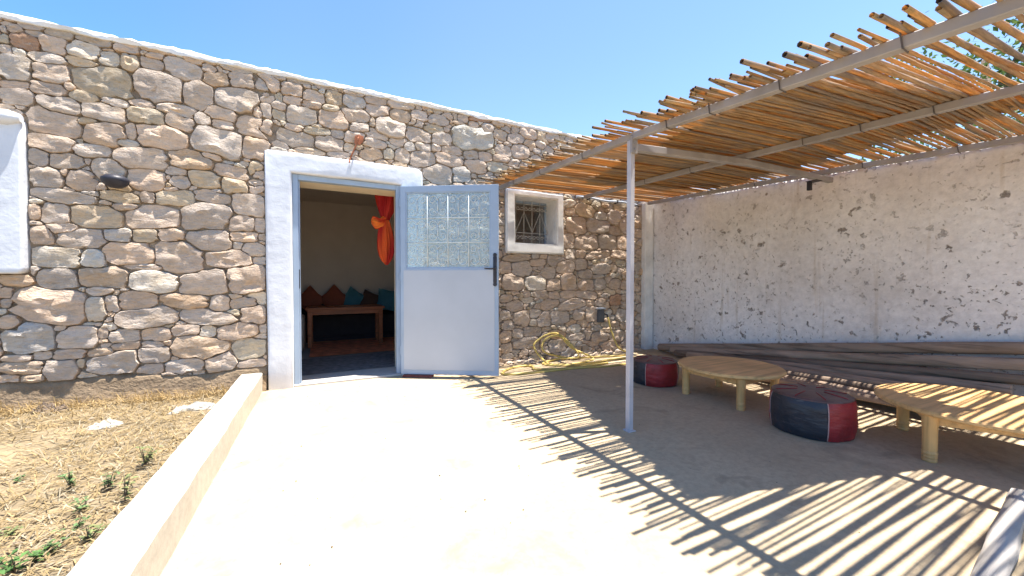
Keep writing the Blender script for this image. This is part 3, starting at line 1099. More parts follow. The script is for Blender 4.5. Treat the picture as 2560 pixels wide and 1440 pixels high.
by = SY - 0.03
nb = 5
cwx = (WX1 - WX0) / nb
for i in range(1, nb):
    bar2(g, [(WX0 + cwx * i, WZ0 - 0.001), (WX0 + cwx * i, WZ1 + 0.001)], by, 0.0055, I4)
for z in (WZ0 + 0.17, WZ1 - 0.05):
    bar2(g, [(WX0 - .001, z), (WX1 + .001, z)], by, 0.0045, I4)
for i in range(nb):
    cx = WX0 + cwx * (i + .5)
    for sx in (-1, 1):
        sp_ = arc(0, 0, cwx * .23, cwx * .07, 0, 380, 14)
        bar2(g, [(cx + sx * (cwx * .235 - x), WZ0 + 0.10 + z) for x, z in sp_], by, 0.0045, I4)
        sp_ = arc(0, 0, cwx * .23, cwx * .07, 0, -380, 14)
        bar2(g, [(cx + sx * (cwx * .235 - x), WZ1 - 0.11 + z) for x, z in sp_], by, 0.0045, I4)
    z0, z1 = WZ0 + 0.18, WZ1 - 0.16
    p = [(WX0 + cwx * i, z1), (WX0 + cwx * (i + 1), z0)]
    if i % 2:
        p = [(WX0 + cwx * i, z0), (WX0 + cwx * (i + 1), z1)]
    bar2(g, p, by - 0.004, 0.0045, I4)
obj('window_grille', g, 'grille_iron', house, smooth=True)

# the other window's whitewashed surround at the left, its corners rounded, a rolled lip at the top
g = MB()
g.poly(rounded(-3.28, -2.136, 1.156, 2.40, 0.05), WALL_Y - 0.075, WALL_Y + 0.05, 0.018)
lw_ = obj('rounded_surround', lumpy(g, 0.005), 'white', house, smooth=True, angle=40)
g = MB()
ring_n = 14
pts = [(-2.125 - 0.95 * t, WALL_Y - 0.078, 2.378) for t in np.linspace(0, 1, 40)]
rads = [0.055 * (0.55 + 0.45 * min(1, t * 14)) for t in np.linspace(0, 1, 40)]
g.tube(pts, rads, 12)
obj('rolled_lip', lumpy(g, 0.004, 1), 'white', lw_, smooth=True, angle=60)

# the room behind the doorway
RX0, RX1, RY0, RY1, RZ = -1.6, 3.5, CY1 + 0.021, 8.05, 2.60
g = MB().box(RX0, RX1, RY0 - 0.3, RY1, -0.04, 0.012)
obj('room_floor', g, 'room_floor', house)
g = MB()
g.box(RX0, RX1, RY1, RY1 + 0.2, 0, RZ)
g.box(RX0 - 0.2, RX0, RY0, RY1 + 0.2, 0, RZ)
g.box(RX1, RX1 + 0.2, RY0, RY1 + 0.2, 0, RZ)
g.box(RX0, DX0 - 0.012, RY0, RY0 + 0.012, 0, RZ)
g.box(DX1 + 0.012, WX0 - 0.012, RY0, RY0 + 0.012, 0, RZ)
g.box(DX0 - 0.012, DX1 + 0.012, RY0, RY0 + 0.012, DZ + 0.01, RZ)
obj('room_wall', g, 'room_wall', house)
g = MB().box(XL, XR - 0.02, RY0 + 0.014, RY1 + 0.25, RZ + 0.002, ZT - 0.05)
obj('roof', g, 'room_wall', house)

# ================================================================== THE PLASTERED WALL
PXW = 4.765
pw = thing('plaster_wall', 'long whitewashed wall with dark chips and stains under the reed canopy', 'wall', (PXW, 2.0, 0))


def wall_top(y):
    return 2.224 + 0.052 * (y - 2.0)


g = MB()
ny, nz_ = 140, 48
ys = [-2.5 + (WALL_Y + 0.04 + 2.5) * j / ny for j in range(ny + 1)]
for j, y in enumerate(ys):
    for k in range(nz_ + 1):
        z = wall_top(y) * k / nz_
        g.v.append((PXW + 0.012 * nz(y * 1.3, z * 1.3) + 0.005 * nz(y * 6, z * 6, 2), y, z + (0.015 * nz(y * 7, 1) if k == nz_ else 0)))
for j in range(ny):
    for k in range(nz_):
        a = j * (nz_ + 1) + k
        g.f.append((a, a + nz_ + 1, a + nz_ + 2, a + 1))
n0 = len(g.v)
for j, y in enumerate(ys):
    g.v.append((PXW + 0.24, y, wall_top(y)))
    g.v.append((PXW + 0.24, y, -0.05))
for j in range(ny):
    t = j * (nz_ + 1) + nz_
    g.f.append((t, t + nz_ + 1, n0 + 2 * j + 2, n0 + 2 * j))
    g.f.append((n0 + 2 * j, n0 + 2 * j + 2, n0 + 2 * j + 3, n0 + 2 * j + 1))
obj('wall_body', g, 'peeling', pw, smooth=True)
# ribbed white pier in the corner of the two walls
g = MB()
x0, x1, yb = 4.575, 4.745, WALL_Y - 0.01
nr = 22
prof = []
for k in range(nr + 1):
    prof.append((x0 + (x1 - x0) * k / nr, yb - 0.075 - (0.010 if k % 4 in (1, 2) else 0.0)))
prof = [(x0, yb)] + prof + [(x1, yb)]
for z in (0, 2.33):
    g.v.extend([(x, y, z) for x, y in prof])
m = len(prof)
for k in range(m - 1):
    g.f.append((k, k + 1, m + k + 1, m + k))
g.f.append(tuple(range(m, 2 * m)))
obj('corner_pier', g, 'white_worn', pw)

# ================================================================== THE PERGOLA
perg = thing('pergola', 'grey steel pergola with a ragged roof of dry canes over the patio', 'pergola', (2.0, 2.05, 0))


def lerp_tab(tab, y):
    if y <= tab[0][0]:
        return tab[0][1]
    for (a, za), (b, zb) in zip(tab, tab[1:]):
        if y <= b:
            return za + (zb - za) * (y - a) / (b - a)
    return tab[-1][1]


ZF = [(-1.2, 1.842), (0.35, 1.985), (2.0, 2.136), (4.35, 2.277)]
ZM = [(-1.2, 2.04), (0.58, 2.128), (2.15, 2.208), (4.35, 2.300)]
ZW = [(-1.2, 2.03), (0.79, 2.145), (2.29, 2.232), (4.35, 2.325)]
BX = (2.0, 3.35, 4.60)


def canopy_z(x, y):
    f, m_, w_ = lerp_tab(ZF, y), lerp_tab(ZM, y), lerp_tab(ZW, y)
    if x < BX[1]:
        return f + (m_ - f) * (x - BX[0]) / (BX[1] - BX[0])
    return m_ + (w_ - m_) * (x - BX[1]) / (BX[2] - BX[1])


HB = 0.024                      # half a beam


def beam_mesh(path, hw, hh):
    mb = MB()
    for i, p in enumerate(path):
        a, b = Vector(path[max(i - 1, 0)]), Vector(path[min(i + 1, len(path) - 1)])
        t = (b - a).normalized()
        s_ = t.cross(Vector((0, 0, 1))).normalized()
        u = s_.cross(t)
        ch_ = 0.15
        for (q, w_) in ((1, -1 + ch_), (1, 1 - ch_), (1 - ch_, 1), (-1 + ch_, 1), (-1, 1 - ch_), (-1, -1 + ch_), (-1 + ch_, -1), (1 - ch_, -1)):
            mb.v.append(tuple(Vector(p) + s_ * hw * q + u * hh * w_))
    for i in range(len(path) - 1):
        for k in range(8):
            a, b = i * 8 + k, i * 8 + (k + 1) % 8
            mb.f.append((a, b, b + 8, a + 8))
    mb.f.append(tuple(range(7, -1, -1)))
    mb.f.append(tuple((len(path) - 1) * 8 + k for k in range(8)))
    return mb


for x, tab in zip(BX, (ZF, ZM, ZW)):
    yend = 4.40
    obj('beam', beam_mesh([(x, y, lerp_tab(tab, y)) for y in (-1.2, 0.35, 0.6, 2.0, 2.2, 4.35)], HB, HB), 'steel_beam', perg)
# post and cross beam
py_ = 2.055
ptop = lerp_tab(ZF, py_) - HB - 0.002
g = MB().box(1.994 - 0.020, 1.994 + 0.020, py_ - 0.020, py_ + 0.020, 0.004, ptop, 0.004)
post = obj('post', g, 'steel_post', perg)
g = MB().box(1.994 - 0.032, 1.994 + 0.032, py_ - 0.032, py_ + 0.032, -0.004, 0.008)
obj('base_plate', g, 'steel_post', post)
g = MB()
g.box(1.966, 2.022, py_ - 0.038, py_ - 0.0205, ptop - 0.10, ptop + 0.02, 0.003)
for z in (ptop - 0.03, ptop - 0.075):
    g.tube([(1.994, py_ - 0.039, z), (1.994, py_ - 0.050, z)], 0.009, 8)
obj('bracket', g, 'steel_beam', post)
cb = [(2.021, py_ + 0.004, ptop - 0.045), (3.35, py_ + 0.004, lerp_tab(ZM, py_) - HB - 0.030), (4.60, py_ - 0.01, lerp_tab(ZW, py_) - HB - 0.034), (4.80, py_ - 0.02, lerp_tab(ZW, py_) - HB - 0.040)]
obj('cross_beam', beam_mesh(cb, 0.024, 0.026), 'steel_beam', perg)
g = MB().box(4.50, 4.54, py_ + 0.04, py_ + 0.075, 2.04, lerp_tab(ZW, py_) - HB - 0.066, 0.003)
g.box(4.49, 4.60, py_ - 0.02, py_ + 0.08, lerp_tab(ZW, py_) - HB - 0.066, lerp_tab(ZW, py_) - HB - 0.060)
obj('hanging_strap', g, 'iron', perg)
# wire ties round the beams
for x, tab, ylist in ((BX[0], ZF, (0.62, 1.05, 1.42, 1.72, 2.6, 3.3, 3.9)), (BX[1], ZM, (0.9, 1.25, 1.6, 2.6, 3.2)), (BX[2], ZW, (1.1, 1.7, 2.7, 3.3))):
    for y in ylist:
        z = lerp_tab(tab, y)
        a = HB + 0.004
        g = MB()
        g.tube([(x - a, y, z - a), (x + a, y + 0.004, z - a), (x + a, y + 0.010, z + a + 0.03), (x - a, y + 0.012, z + a + 0.03), (x - a, y + 0.002, z - a)], 0.0028, 5)
        obj('wire_tie', g, 'wire', perg)

# canes: a lower mat across the beams and a second, shorter mat laid askew on top of it
crng = random.Random(5)


def cane(p0, p1, r, lift, sag, taper=0.14, wig=0.005, cock=0.0):
    """hollow dry cane with swollen joints, resting on the beams"""
    p0, p1 = Vector(p0), Vector(p1)
    d = p1 - p0
    L = d.length
    side = Vector((-d.y, d.x, 0)).normalized()
    path, rad = [], []
    n = max(4, int(L / 0.24))
    ph = crng.uniform(0, 6)
    for i in range(n + 1):
        t = i / n
        q = p0 + d * t
        q = q + side * (sag * math.sin(t * math.pi) + wig * math.sin(t * 9 + ph))
        q.z = canopy_z(q.x, q.y) + HB + r + lift + 0.004 * math.sin(t * 7 + ph) + (cock * max(0.0, 1.98 - q.x) / 0.2 if q.x < 1.98 else 0)
        rr_ = r * (1.08 - taper * t)
        if 0 < i < n:
            tt = d.normalized()
            path += [q - tt * 0.012, q, q + tt * 0.012]
            rad += [rr_, rr_ * 1.13, rr_]
        else:
            path.append(q)
            rad.append(rr_)
    mb = MB()
    mb.tube(path, rad, 7, cap=False)
    for e, sgn in ((0, 1), (len(path) - 1, -1)):
        a = path[e]
        tdir = (path[1] - path[0]).normalized() if e == 0 else (path[-2] - path[-1]).normalized()
        b0 = e * 7
        ring = [Vector(mb.v[b0 + k]) for k in range(7)]
        nb_ = len(mb.v)
        mb.v.extend(tuple(a + (q - a) * 0.80) for q in ring)
        mb.v.extend(tuple(a + (q - a) * 0.78 + tdir * 0.05) for q in ring)
        for k in range(7):
            k2 = (k + 1) % 7
            mb.f.append((b0 + k, b0 + k2, nb_ + k2, nb_ + k))
            mb.f.append((nb_ + k, nb_ + k2, nb_ + 7 + k2, nb_ + 7 + k))
        mb.f.append(tuple(nb_ + 7 + k for k in range(7)))
    return mb


y = -0.62
count = 0
while y < 4.36:
    r = crng.uniform(0.0060, 0.0118)
    big = crng.random() * (0.86 if y < 1.5 else 1.0)
    gap = crng.uniform(-0.003, 0.002) if big < 0.52 else (crng.uniform(0.004, 0.012) if big < 0.965 else crng.uniform(0.012, 0.024))
    y += r
    x0 = 1.825 + crng.uniform(-0.11, 0.09) + (crng.uniform(-0.12, 0.04) if crng.random() < 0.25 else 0)
    x1 = 4.90 + crng.uniform(-0.05, 0.09)
    dy = crng.uniform(-0.022, 0.022) if crng.random() < 0.85 else crng.uniform(-0.06, 0.06)
    lift = 0.0 if crng.random() < 0.7 else crng.uniform(0.004, 0.016)
    flip = crng.random() < 0.4
    a, b = (x0, y - dy, 0), (x1, min(y + dy, 4.41), 0)
    if flip:
        a, b = b, a
    hollow(obj('cane', cane(a, b, r, lift, crng.uniform(-0.018, 0.018), cock=(crng.uniform(0, 0.03) if crng.random() < 0.4 else 0)), 'cane', perg, smooth=True))
    count += 1
    y += r + gap
ca, sa = math.cos(R(-15.5)), math.sin(R(-15.5))
t = 0.0
O2 = Vector((2.10, 1.08, 0))               # near front corner of the upper mat
canes2 = []
while t < 2.80:
    r = crng.uniform(0.0085, 0.0140)
    t += r
    e0, e1 = crng.uniform(-0.025, 0.05), 1.86 + crng.uniform(-0.06, 0.05)
    # along the cane: (ca, sa); across: (-sa, ca)
    a = O2 + Vector((-sa, ca, 0)) * t + Vector((ca, sa, 0)) * e0
    b = O2 + Vector((-sa, ca, 0)) * t + Vector((ca, sa, 0)) * e1
    if crng.random() < 0.4:
        a, b = b, a
    canes2.append(cane(a, b, r, 0.028, crng.uniform(-0.002, 0.002), 0.10, 0.0015))
    t += r - crng.uniform(0.003, 0.007)
rest = MB()
for k, mb in enumerate(canes2):
    if count < 299:
        obj('cane', mb, 'cane', perg, smooth=True)
        count += 1
    else:
        rest.add(mb.v, mb.f)
if rest.v:
    stuff(obj('upper_canes', rest, 'cane', perg, smooth=True))
print('canes', count, len(canes2))

# ================================================================== TABLES AND POUFS


def round_table(label, c, rot, Rt, top):
    t = thing('round_table', label, 'table', (c[0], c[1], 0), 'low round wooden tables under the canopy')
    th = 0.034
    mb = MB()
    n = 56
    prof = [(0.0, top - th), (Rt - 0.012, top - th), (Rt, top - th + 0.010), (Rt, top - 0.010), (Rt - 0.010, top), (0.0, top)]
    mb.lathe(prof, (c[0], c[1], 0), n)
    obj('tabletop', mb, 'pine', t, smooth=True, angle=35)
    q = Rt * 0.60
    M = Matrix.Translation((c[0], c[1], 0)) @ Matrix.Rotation(rot, 4, 'Z')
    for sx in (-1, 1):
        mb = MB()
        mb.box(sx * q - 0.011, sx * q + 0.011, -q + 0.03, q - 0.03, top - th - 0.062, top - th + 0.001, 0.002, M)
        obj('apron', mb, 'pine', t)
        mb = MB()
        mb.box(-q + 0.03, q - 0.03, sx * q - 0.011, sx * q + 0.011, top - th - 0.062, top - th + 0.001, 0.002, M)
        obj('apron', mb, 'pine', t)
    for sx in (-1, 1):
        for sy in (-1, 1):
            p = M @ Vector((sx * q, sy * q, 0))
            h = top - th - 0.001
            pr_ = [(0.0, 0.0), (0.030, 0.0), (0.034, 0.006), (0.034, 0.016), (0.031, 0.020), (0.034, 0.024), (0.035, 0.036), (0.031, 0.041), (0.035, 0.046), (0.036, 0.060),
                   (0.032, 0.066), (0.034, 0.075), (0.034, h - 0.075), (0.037, h - 0.07), (0.037, h), (0.0, h)]
            mb = MB()
            mb.lathe(pr_, (p.x, p.y, 0), 18)
            obj('leg', mb, 'pine_leg', t, smooth=True, angle=40)
    return t


round_table('low round wooden table beside the red and black pouf near the grey post', (3.42, 2.235), R(2), 0.440, 0.305)
round_table('low round wooden table with a striped sunlit top, cut by the picture edge', (3.70, 0.76), R(28), 0.50, 0.325)


def pouf(label, c, Rp, h, a_first, red_first):
    t = thing('pouf', label, 'pouf', (c[0], c[1], 0), 'leather poufs on the patio')
    side = []
    for k in range(11):
        s = k / 10
        bul = 1 - 0.055 * abs(2 * s - 1) ** 3
        side.append((Rp * bul, 0.006 + (h - 0.03) * s))

    def wob(an, z):
        return 1 + 0.012 * math.sin(an * 5 + 1) + 0.022 * nz(an * 4, z * 16) + 0.010 * nz(an * 11, z * 30)
    for q in range(4):
        a0 = a_first + q * math.pi / 2
        mb = MB()
        mb.lathe(side, (c[0], c[1], 0), 14, a0 + 0.012, a0 + math.pi / 2 - 0.012, wob)
        red = (q % 2 == 0) == red_first
        p_ = obj('side_panel', mb, 'leather_red' if red else 'leather_black', t, smooth=True)
        mb = MB()
        pts_ = []
        for r_, z in side:
            w_ = wob(a0, z) * r_ + 0.001
            pts_.append((c[0] + w_ * math.cos(a0), c[1] + w_ * math.sin(a0), z))
        mb.tube(pts_, 0.0035, 5)
        obj('piping', mb, 'thread', p_, smooth=True)
    mb = MB()
    e = side[-1]
    mb.lathe([(e[0] - 0.001, e[1]), (e[0] + 0.003, e[1] + 0.006), (e[0] - 0.012, e[1] + 0.012), (Rp * 0.72, h - 0.004), (Rp * 0.35, h + 0.006), (0.0, h + 0.004)], (c[0], c[1], 0), 36,
             wob=lambda an, z: 1 + 0.012 * math.sin(an * 5 + 1) + 0.015 * nz(math.cos(an) * 3, math.sin(an) * 3))
    top = obj('top_panel', mb, 'leather_brown', t, smooth=True)
    mb = MB()
    for k in range(8):
        an = a_first + k * math.pi / 4
        mb.tube([(c[0] + r_ * math.cos(an), c[1] + r_ * math.sin(an), z) for r_, z in ((Rp * 0.86, h - 0.006), (Rp * 0.6, h + 0.002), (Rp * 0.33, h + 0.008))], 0.003, 5)
    obj('stitching', mb, 'leather_red', top, smooth=True)
    mb = MB()
    mb.lathe([(0.0, 0.002), (Rp * 0.90, 0.003), (Rp * 0.905, 0.012)], (c[0], c[1], 0), 28)
    obj('base_panel', mb, 'leather_black', t)
    return t


toC = math.atan2(-1.47, -3.21)
pouf('black and red leather pouf standing between the two round tables', (3.215, 1.475), 0.256, 0.290, toC + R(22), True)
toC = math.atan2(-2.93, -3.2)
pouf('red and black leather pouf beside the grey steel post', (3.205, 2.93), 0.240, 0.262, toC - R(22), True)

# ================================================================== OLD BEAMS BY THE WALL


def old_beam(label, p0, p1, hw, hh, twist, seed, mat='old_wood', group='weathered beams piled along the plastered wall', name='old_beam', n=26):
    p0, p1 = Vector(p0), Vector(p1)
    d = (p1 - p0)
    t = d.normalized()
    s_ = t.cross(Vector((0, 0, 1))).normalized()
    u = s_.cross(t)
    mb = MB()
    m = 12
    for i in range(n + 1):
        f = i / n
        c = p0 + d * f + s_ * 0.012 * nz(f * 2.5, seed) + u * 0.012 * nz(f * 3, seed + 5)
        k_ = 1.0 - 0.16 * f * (seed % 2) + 0.10 * nz(f * 4, seed + 9)
        for k in range(m):
            an = 2 * math.pi * k / m + twist + 0.25 * f
            e = 2.5
            ca_, sa_ = math.cos(an), math.sin(an)
            rr_ = (abs(ca_) ** e + abs(sa_) ** e) ** (-1 / e)
            rr_ *= 1 + 0.13 * nz(ca_ * 1.6 + seed, sa_ * 1.6, f * 7) + 0.09 * nz(ca_ * 5, sa_ * 5 + seed, f * 3)
            mb.v.append(tuple(c + s_ * hw * k_ * rr_ * ca_ + u * hh * k_ * rr_ * sa_))
    for i in range(n):
        for k in range(m):
            a, b = i * m + k, i * m + (k + 1) % m
            mb.f.append((a, b, b + m, a + m))
    mb.f.append(tuple(range(m - 1, -1, -1)))
    mb.f.append(tuple(n * m + k for k in range(m)))
    o = obj(name, mb, mat, smooth=True, angle=45, loc=tuple(p0))
    return tag(o, label, 'beam', group)


def bp(x, y, X):
    return at(x, y, 0, X)


old_beam('topmost weathered beam of the pile, close against the whitewashed wall', bp(1650, 868, 4.68), bp(2640, 872, 4.66), 0.056, 0.056, 0.2, 1)
old_beam('round weathered beam lying just below the topmost one', bp(1680, 876, 4.60), bp(2640, 914, 4.58), 0.050, 0.046, 0.5, 2)
old_beam('thick weathered beam in the middle of the pile running out of the picture', bp(1690, 882, 4.53), bp(2640, 957, 4.51), 0.050, 0.046, 0.1, 3)
old_beam('brownish beam with a squared end, ending short of the picture edge', bp(1720, 887, 4.46), bp(2530, 976, 4.44), 0.040, 0.038, 0.1, 4)
old_beam('grey split beam slanting down behind the round table', bp(1760, 893, 4.39), bp(2470, 995, 4.37), 0.040, 0.036, 0.3, 5)
old_beam('thin dark pole low in the pile behind the pouf', bp(1780, 901, 4.33), bp(2440, 1016, 4.31), 0.034, 0.034, 0.0, 6)
old_beam('dark beam second from the floor, behind the pouf', bp(1780, 911, 4.27), bp(2420, 1032, 4.25), 0.036, 0.034, 0.0, 9)
old_beam('lowest beam lying on the patio with bright flecks of sun', bp(1800, 924, 4.18), bp(2390, 1036, 4.14), 0.040, 0.040, 0.4, 7)
# a rough trestle carries the near ends of the pile
t = thing('trestle', 'rough low wooden trestle propping the near ends of the beam pile', 'trestle', (4.6, 0.66, 0))
TY = 0.66


def at_y(p0, p1, y):
    f = (y - p0.y) / (p1.y - p0.y)
    return p0 + (p1 - p0) * f


ha = at_y(bp(1650, 868, 4.68), bp(2640, 872, 4.66), TY).z - 0.060
hc = at_y(bp(1690, 882, 4.53), bp(2640, 957, 4.51), TY).z - 0.052
sl = (ha - hc) / 0.15
x0, x1 = 4.40, 4.735
za, zb = hc - sl * (4.515 - x0), ha + sl * (x1 - 4.665)
g = MB()
g.add([(x, y, z) for x, zt_ in ((x0, za), (x1, zb)) for y, z in ((TY - .035, zt_ - .06), (TY + .035, zt_ - .06), (TY + .035, zt_), (TY - .035, zt_))],
      [(0, 1, 2, 3), (7, 6, 5, 4), (0, 4, 5, 1), (1, 5, 6, 2), (2, 6, 7, 3), (3, 7, 4, 0)])
obj('rail', g, 'old_wood', t)
for x in (x0 + 0.05, x1 - 0.05):
    zt_ = za + (zb - za) * (x - x0) / (x1 - x0) - 0.05
    obj('leg', MB().box(x - 0.03, x + 0.03, TY - 0.028, TY + 0.028, 0.002, zt_, 0.006), 'old_wood', t)
# bleached pole on the patio at the near right corner
old_beam('bleached pale pole lying on the sun striped patio at the near corner', (3.05, 0.507, 0.042), (1.55, 0.360, 0.042), 0.038, 0.035, 0.3, 8, 'pale_wood', None, 'pale_pole')

# ================================================================== SMALL THINGS ON THE WALLS
p = at(296, 456, 1, WALL_Y - 0.05)
t = thing('wall_lamp', 'small dark round lamp fixed on the rubble wall left of the door', 'lamp', (p.x, WALL_Y - 0.02, p.z))
g = MB()
g.tube([(p.x, WALL_Y + 0.03, p.z + 0.02), (p.x, WALL_Y - 0.06, p.z + 0.02)], 0.045, 16)
obj('mount', g, 'iron', t, smooth=True, angle=40)
g = MB()
prf = [(0.0, -0.062), (0.045, -0.055), (0.075, -0.03), (0.088, 0.0), (0.088, 0.018), (0.06, 0.042), (0.03, 0.05), (0.0, 0.052)]
g.lathe(prf, (p.x, WALL_Y - 0.105, p.z), 20)
obj('lamp_shade', g, 'iron', t, smooth=True, angle=50)

p = at(897, 348, 1, WALL_Y - 0.04)
q = at(878, 405, 1, WALL_Y - 0.04)
t = thing('rusty_bracket', 'rusty iron hook and plate sticking out of the stones above the doorway', 'bracket', (p.x, WALL_Y, p.z))
g = MB()
g.add(*[[(p.x + x, WALL_Y - 0.045 + 0.008 * nz(x * 40, z * 40), p.z + z) for x, z in ((-.045, -.05), (.01, -.06), (.045, -.02), (.05, .035), (.0, .05), (-.04, .03))], [(0, 1, 2, 3, 4, 5)]])
g.add([(v[0], v[1] + 0.012, v[2]) for v in g.v[:6]], [(5, 4, 3, 2, 1, 0)])
for k in range(6):
    g.f.append((k, (k + 1) % 6, 6 + (k + 1) % 6, 6 + k))
obj('plate', g, 'rust', t)
g = MB().tube(spline([(p.x, WALL_Y - 0.01, p.z + 0.02), (p.x - 0.01, WALL_Y - 0.08, p.z), (p.x - 0.03, WALL_Y - 0.085, p.z - 0.08), (q.x - 0.01, WALL_Y - 0.07, q.z + 0.03), (q.x - 0.02, WALL_Y - 0.085, q.z - 0.02)], 5), 0.008, 6)
obj('hook', g, 'rust', t, smooth=True)

p = at(1502, 788, 1, WALL_Y - 0.05)
t = thing('utility_cover', 'dark grey plastic cover low on the stone wall above the yellow hose', 'cover', (p.x, WALL_Y, p.z))
g = MB().box(p.x - 0.055, p.x + 0.055, WALL_Y - 0.075, WALL_Y + 0.03, p.z - 0.11, p.z + 0.09, 0.012)
obj('box', g, 'grey_box', t, smooth=True, angle=40)
g = MB().box(p.x - 0.065, p.x + 0.065, WALL_Y - 0.09, WALL_Y + 0.02, p.z + 0.091, p.z + 0.112, 0.006)
obj('cap', g, 'pipe', t)
g = MB().tube([(p.x + 0.07, WALL_Y - 0.02, p.z + 0.02), (p.x + 0.075, WALL_Y - 0.10, p.z + 0.01), (p.x + 0.075, WALL_Y - 0.12, p.z - 0.03)], 0.013, 8)
obj('tap', g, 'iron', t, smooth=True)

a, b = at(1440, 492, 1, WALL_Y - 0.04), at(1590, 512, 1, WALL_Y - 0.04)
t = thing('wall_pipe', 'pale grey pipe running along the stone wall just under the canopy', 'pipe', tuple(a))
g = MB().tube([(a.x + (b.x - a.x) * k / 8, WALL_Y - 0.055 + 0.006 * math.sin(k * 2), a.z + (b.z - a.z) * k / 8 + 0.008 * math.sin(k * 1.3)) for k in range(9)], 0.016, 8)
obj('tube', g, 'pipe', t, smooth=True)
for k in (1.5, 5.2):
    x, z = a.x + (b.x - a.x) * k / 8, a.z + (b.z - a.z) * k / 8
    obj('clip', MB().box(x - 0.012, x + 0.012, WALL_Y - 0.076, WALL_Y + 0.01, z - 0.022, z + 0.022, 0.003), 'iron', t)

# hose: from the tap to the floor, a loose coil against the wall, then along the floor to the door
tx, tz = at(1502, 788, 1, WALL_Y - 0.05).x + 0.075, at(1502, 788, 1, WALL_Y - 0.05).z - 0.03
hp = [(tx, WALL_Y - 0.12, tz), (tx + 0.05, 4.34, tz - 0.20), at(1546, 868, 1, 4.28), (4.07, 4.22, 0.02), (3.85, 4.15, 0.012), (3.55, 4.22, 0.012), (3.25, 4.28, 0.014), (3.0, 4.33, 0.03),
      at(1362, 880, 1, 4.30), at(1357, 856, 1, 4.33), at(1378, 841, 1, 4.34), at(1402, 842, 1, 4.33), at(1430, 870, 1, 4.28), (3.35, 4.15, 0.02), (3.0, 4.02, 0.012), (2.72, 4.05, 0.012), (2.62, 4.22, 0.02),
      at(1335, 868, 1, 4.33), at(1350, 846, 1, 4.35), at(1385, 832, 1, 4.36), at(1416, 850, 1, 4.32), (3.15, 4.22, 0.05), (2.85, 4.30, 0.03), (2.55, 4.18, 0.014), (2.75, 3.98, 0.012), (3.2, 3.95, 0.012), (3.6, 4.0, 0.012), (3.92, 3.92, 0.012),
      (3.75, 3.74, 0.012), (3.3, 3.70, 0.012), (2.8, 3.80, 0.012), (2.35, 3.83, 0.012), (2.0, 3.87, 0.012), (1.86, 3.95, 0.012), (1.98, 4.1, 0.012), (2.2, 4.2, 0.012), (2.35, 4.12, 0.02), (2.3, 3.95, 0.02), (2.6, 3.86, 0.014), (3.0, 3.83, 0.014), (3.35, 3.85, 0.014)]
g = MB().tube(spline(hp, 9), 0.0135, 7)
tag(obj('garden_hose', g, 'hose', smooth=True, loc=(2.9, 4.2, 0)), 'tangled yellow garden hose lying at the foot of the stone wall', 'hose')

# rubble and sand at the foot of the wall
g = MB()
grng = random.Random(23)
for k in range(150):
    x = grng.uniform(1.95, 4.5)
    y = WALL_Y - 0.03 - abs(grng.gauss(0, 0.09))
    r = grng.uniform(0.008, 0.035) * (1.3 if y > 4.35 else 0.7)
    bm = bmesh.new()
    bmesh.ops.create_icosphere(bm, subdivisions=1, radius=r)
    for v in bm.verts:
        v.co = Vector((v.co.x * 1.3, v.co.y, v.co.z * 0.7)) * (1 + 0.3 * nz(v.co.x * 50 + k, v.co.y * 50, v.co.z * 50)) + Vector((x, y, r * 0.35))
    n0 = len(g.v)
    g.from_bm(bm)
    c = TINT[grng.choice('gygow')]
    s = grng.uniform(0.8, 1.2)
    g.c.extend([tuple(v * s for v in c)] * (len(g.v) - n0))
stuff(obj('rubble', g, 'stone'))

# grit, straws and dirt blown onto the patio
g = MB()
for k in range(70):
    x, y = grng.uniform(KX1 + 0.05, 2.6), grng.uniform(0.7, 4.2)
    r = grng.uniform(0.0015, 0.0042)
    bm = bmesh.new()
    bmesh.ops.create_icosphere(bm, subdivisions=1, radius=r)
    for v in bm.verts:
        v.co = Vector((v.co.x * grng.uniform(1, 1.3), v.co.y, v.co.z * 0.6)) + Vector((x, y, 0.003 + r * 0.4))
    n0 = len(g.v)
    g.from_bm(bm)
    s = grng.uniform(0.3, 0.8)
    g.c.extend([(0.30 * s, 0.24 * s, 0.18 * s)] * (len(g.v) - n0))
stuff(obj('grit', g, 'straw'))

# block under the open door leaf
c = LM @ Vector((0.20, -0.01, 0))
g = MB().box(-0.17, 0.17, -0.05, 0.05, 0.002, 0.027, 0.004, Matrix.Translation((c.x, c.y, 0)) @ Matrix.Rotation(ang, 4, 'Z'))
tag(obj('door_wedge', g, 'brick', loc=(c.x, c.y, 0)), 'dark red flat block wedged under the open door leaf', 'wedge')

# ================================================================== INSIDE THE ROOM
FZ = 0.0125
g = MB()
nx, ny = 24, 14
for j in range(ny + 1):
    for i in range(nx + 1):
        x, y = -0.20 + 2.6 * i / nx, 5.98 + 1.5 * j / ny
        g.v.append((x, y, FZ + 0.012 + 0.004 * nz(x * 4, y * 4)))
for j in range(ny):
    for i in range(nx):
        a = j * (nx + 1) + i
        g.f.append((a, a + 1, a + nx + 2, a + nx + 1))
tag(obj('red_rug', g, 'rug', smooth=True, loc=(1.0, 6.7, FZ)), 'faded red rug lying under the low table inside the room', 'rug')
g = MB()
for j in range(ny + 1):
    for i in range(nx + 1):
        x, y = -0.45 + 2.0 * i / nx, 4.90 + 1.0 * j / ny
        g.v.append((x, y, FZ + 0.008 + 0.004 * nz(x * 5, y * 5, 3)))
for j in range(ny):
    for i in range(nx):
        a = j * (nx + 1) + i
        g.f.append((a, a + 1, a + nx + 2, a + nx + 1))
tag(obj('entrance_carpet', g, 'carpet', smooth=True, loc=(0.5, 5.4, FZ)), 'dark grey carpet lying just inside the doorway', 'carpet')

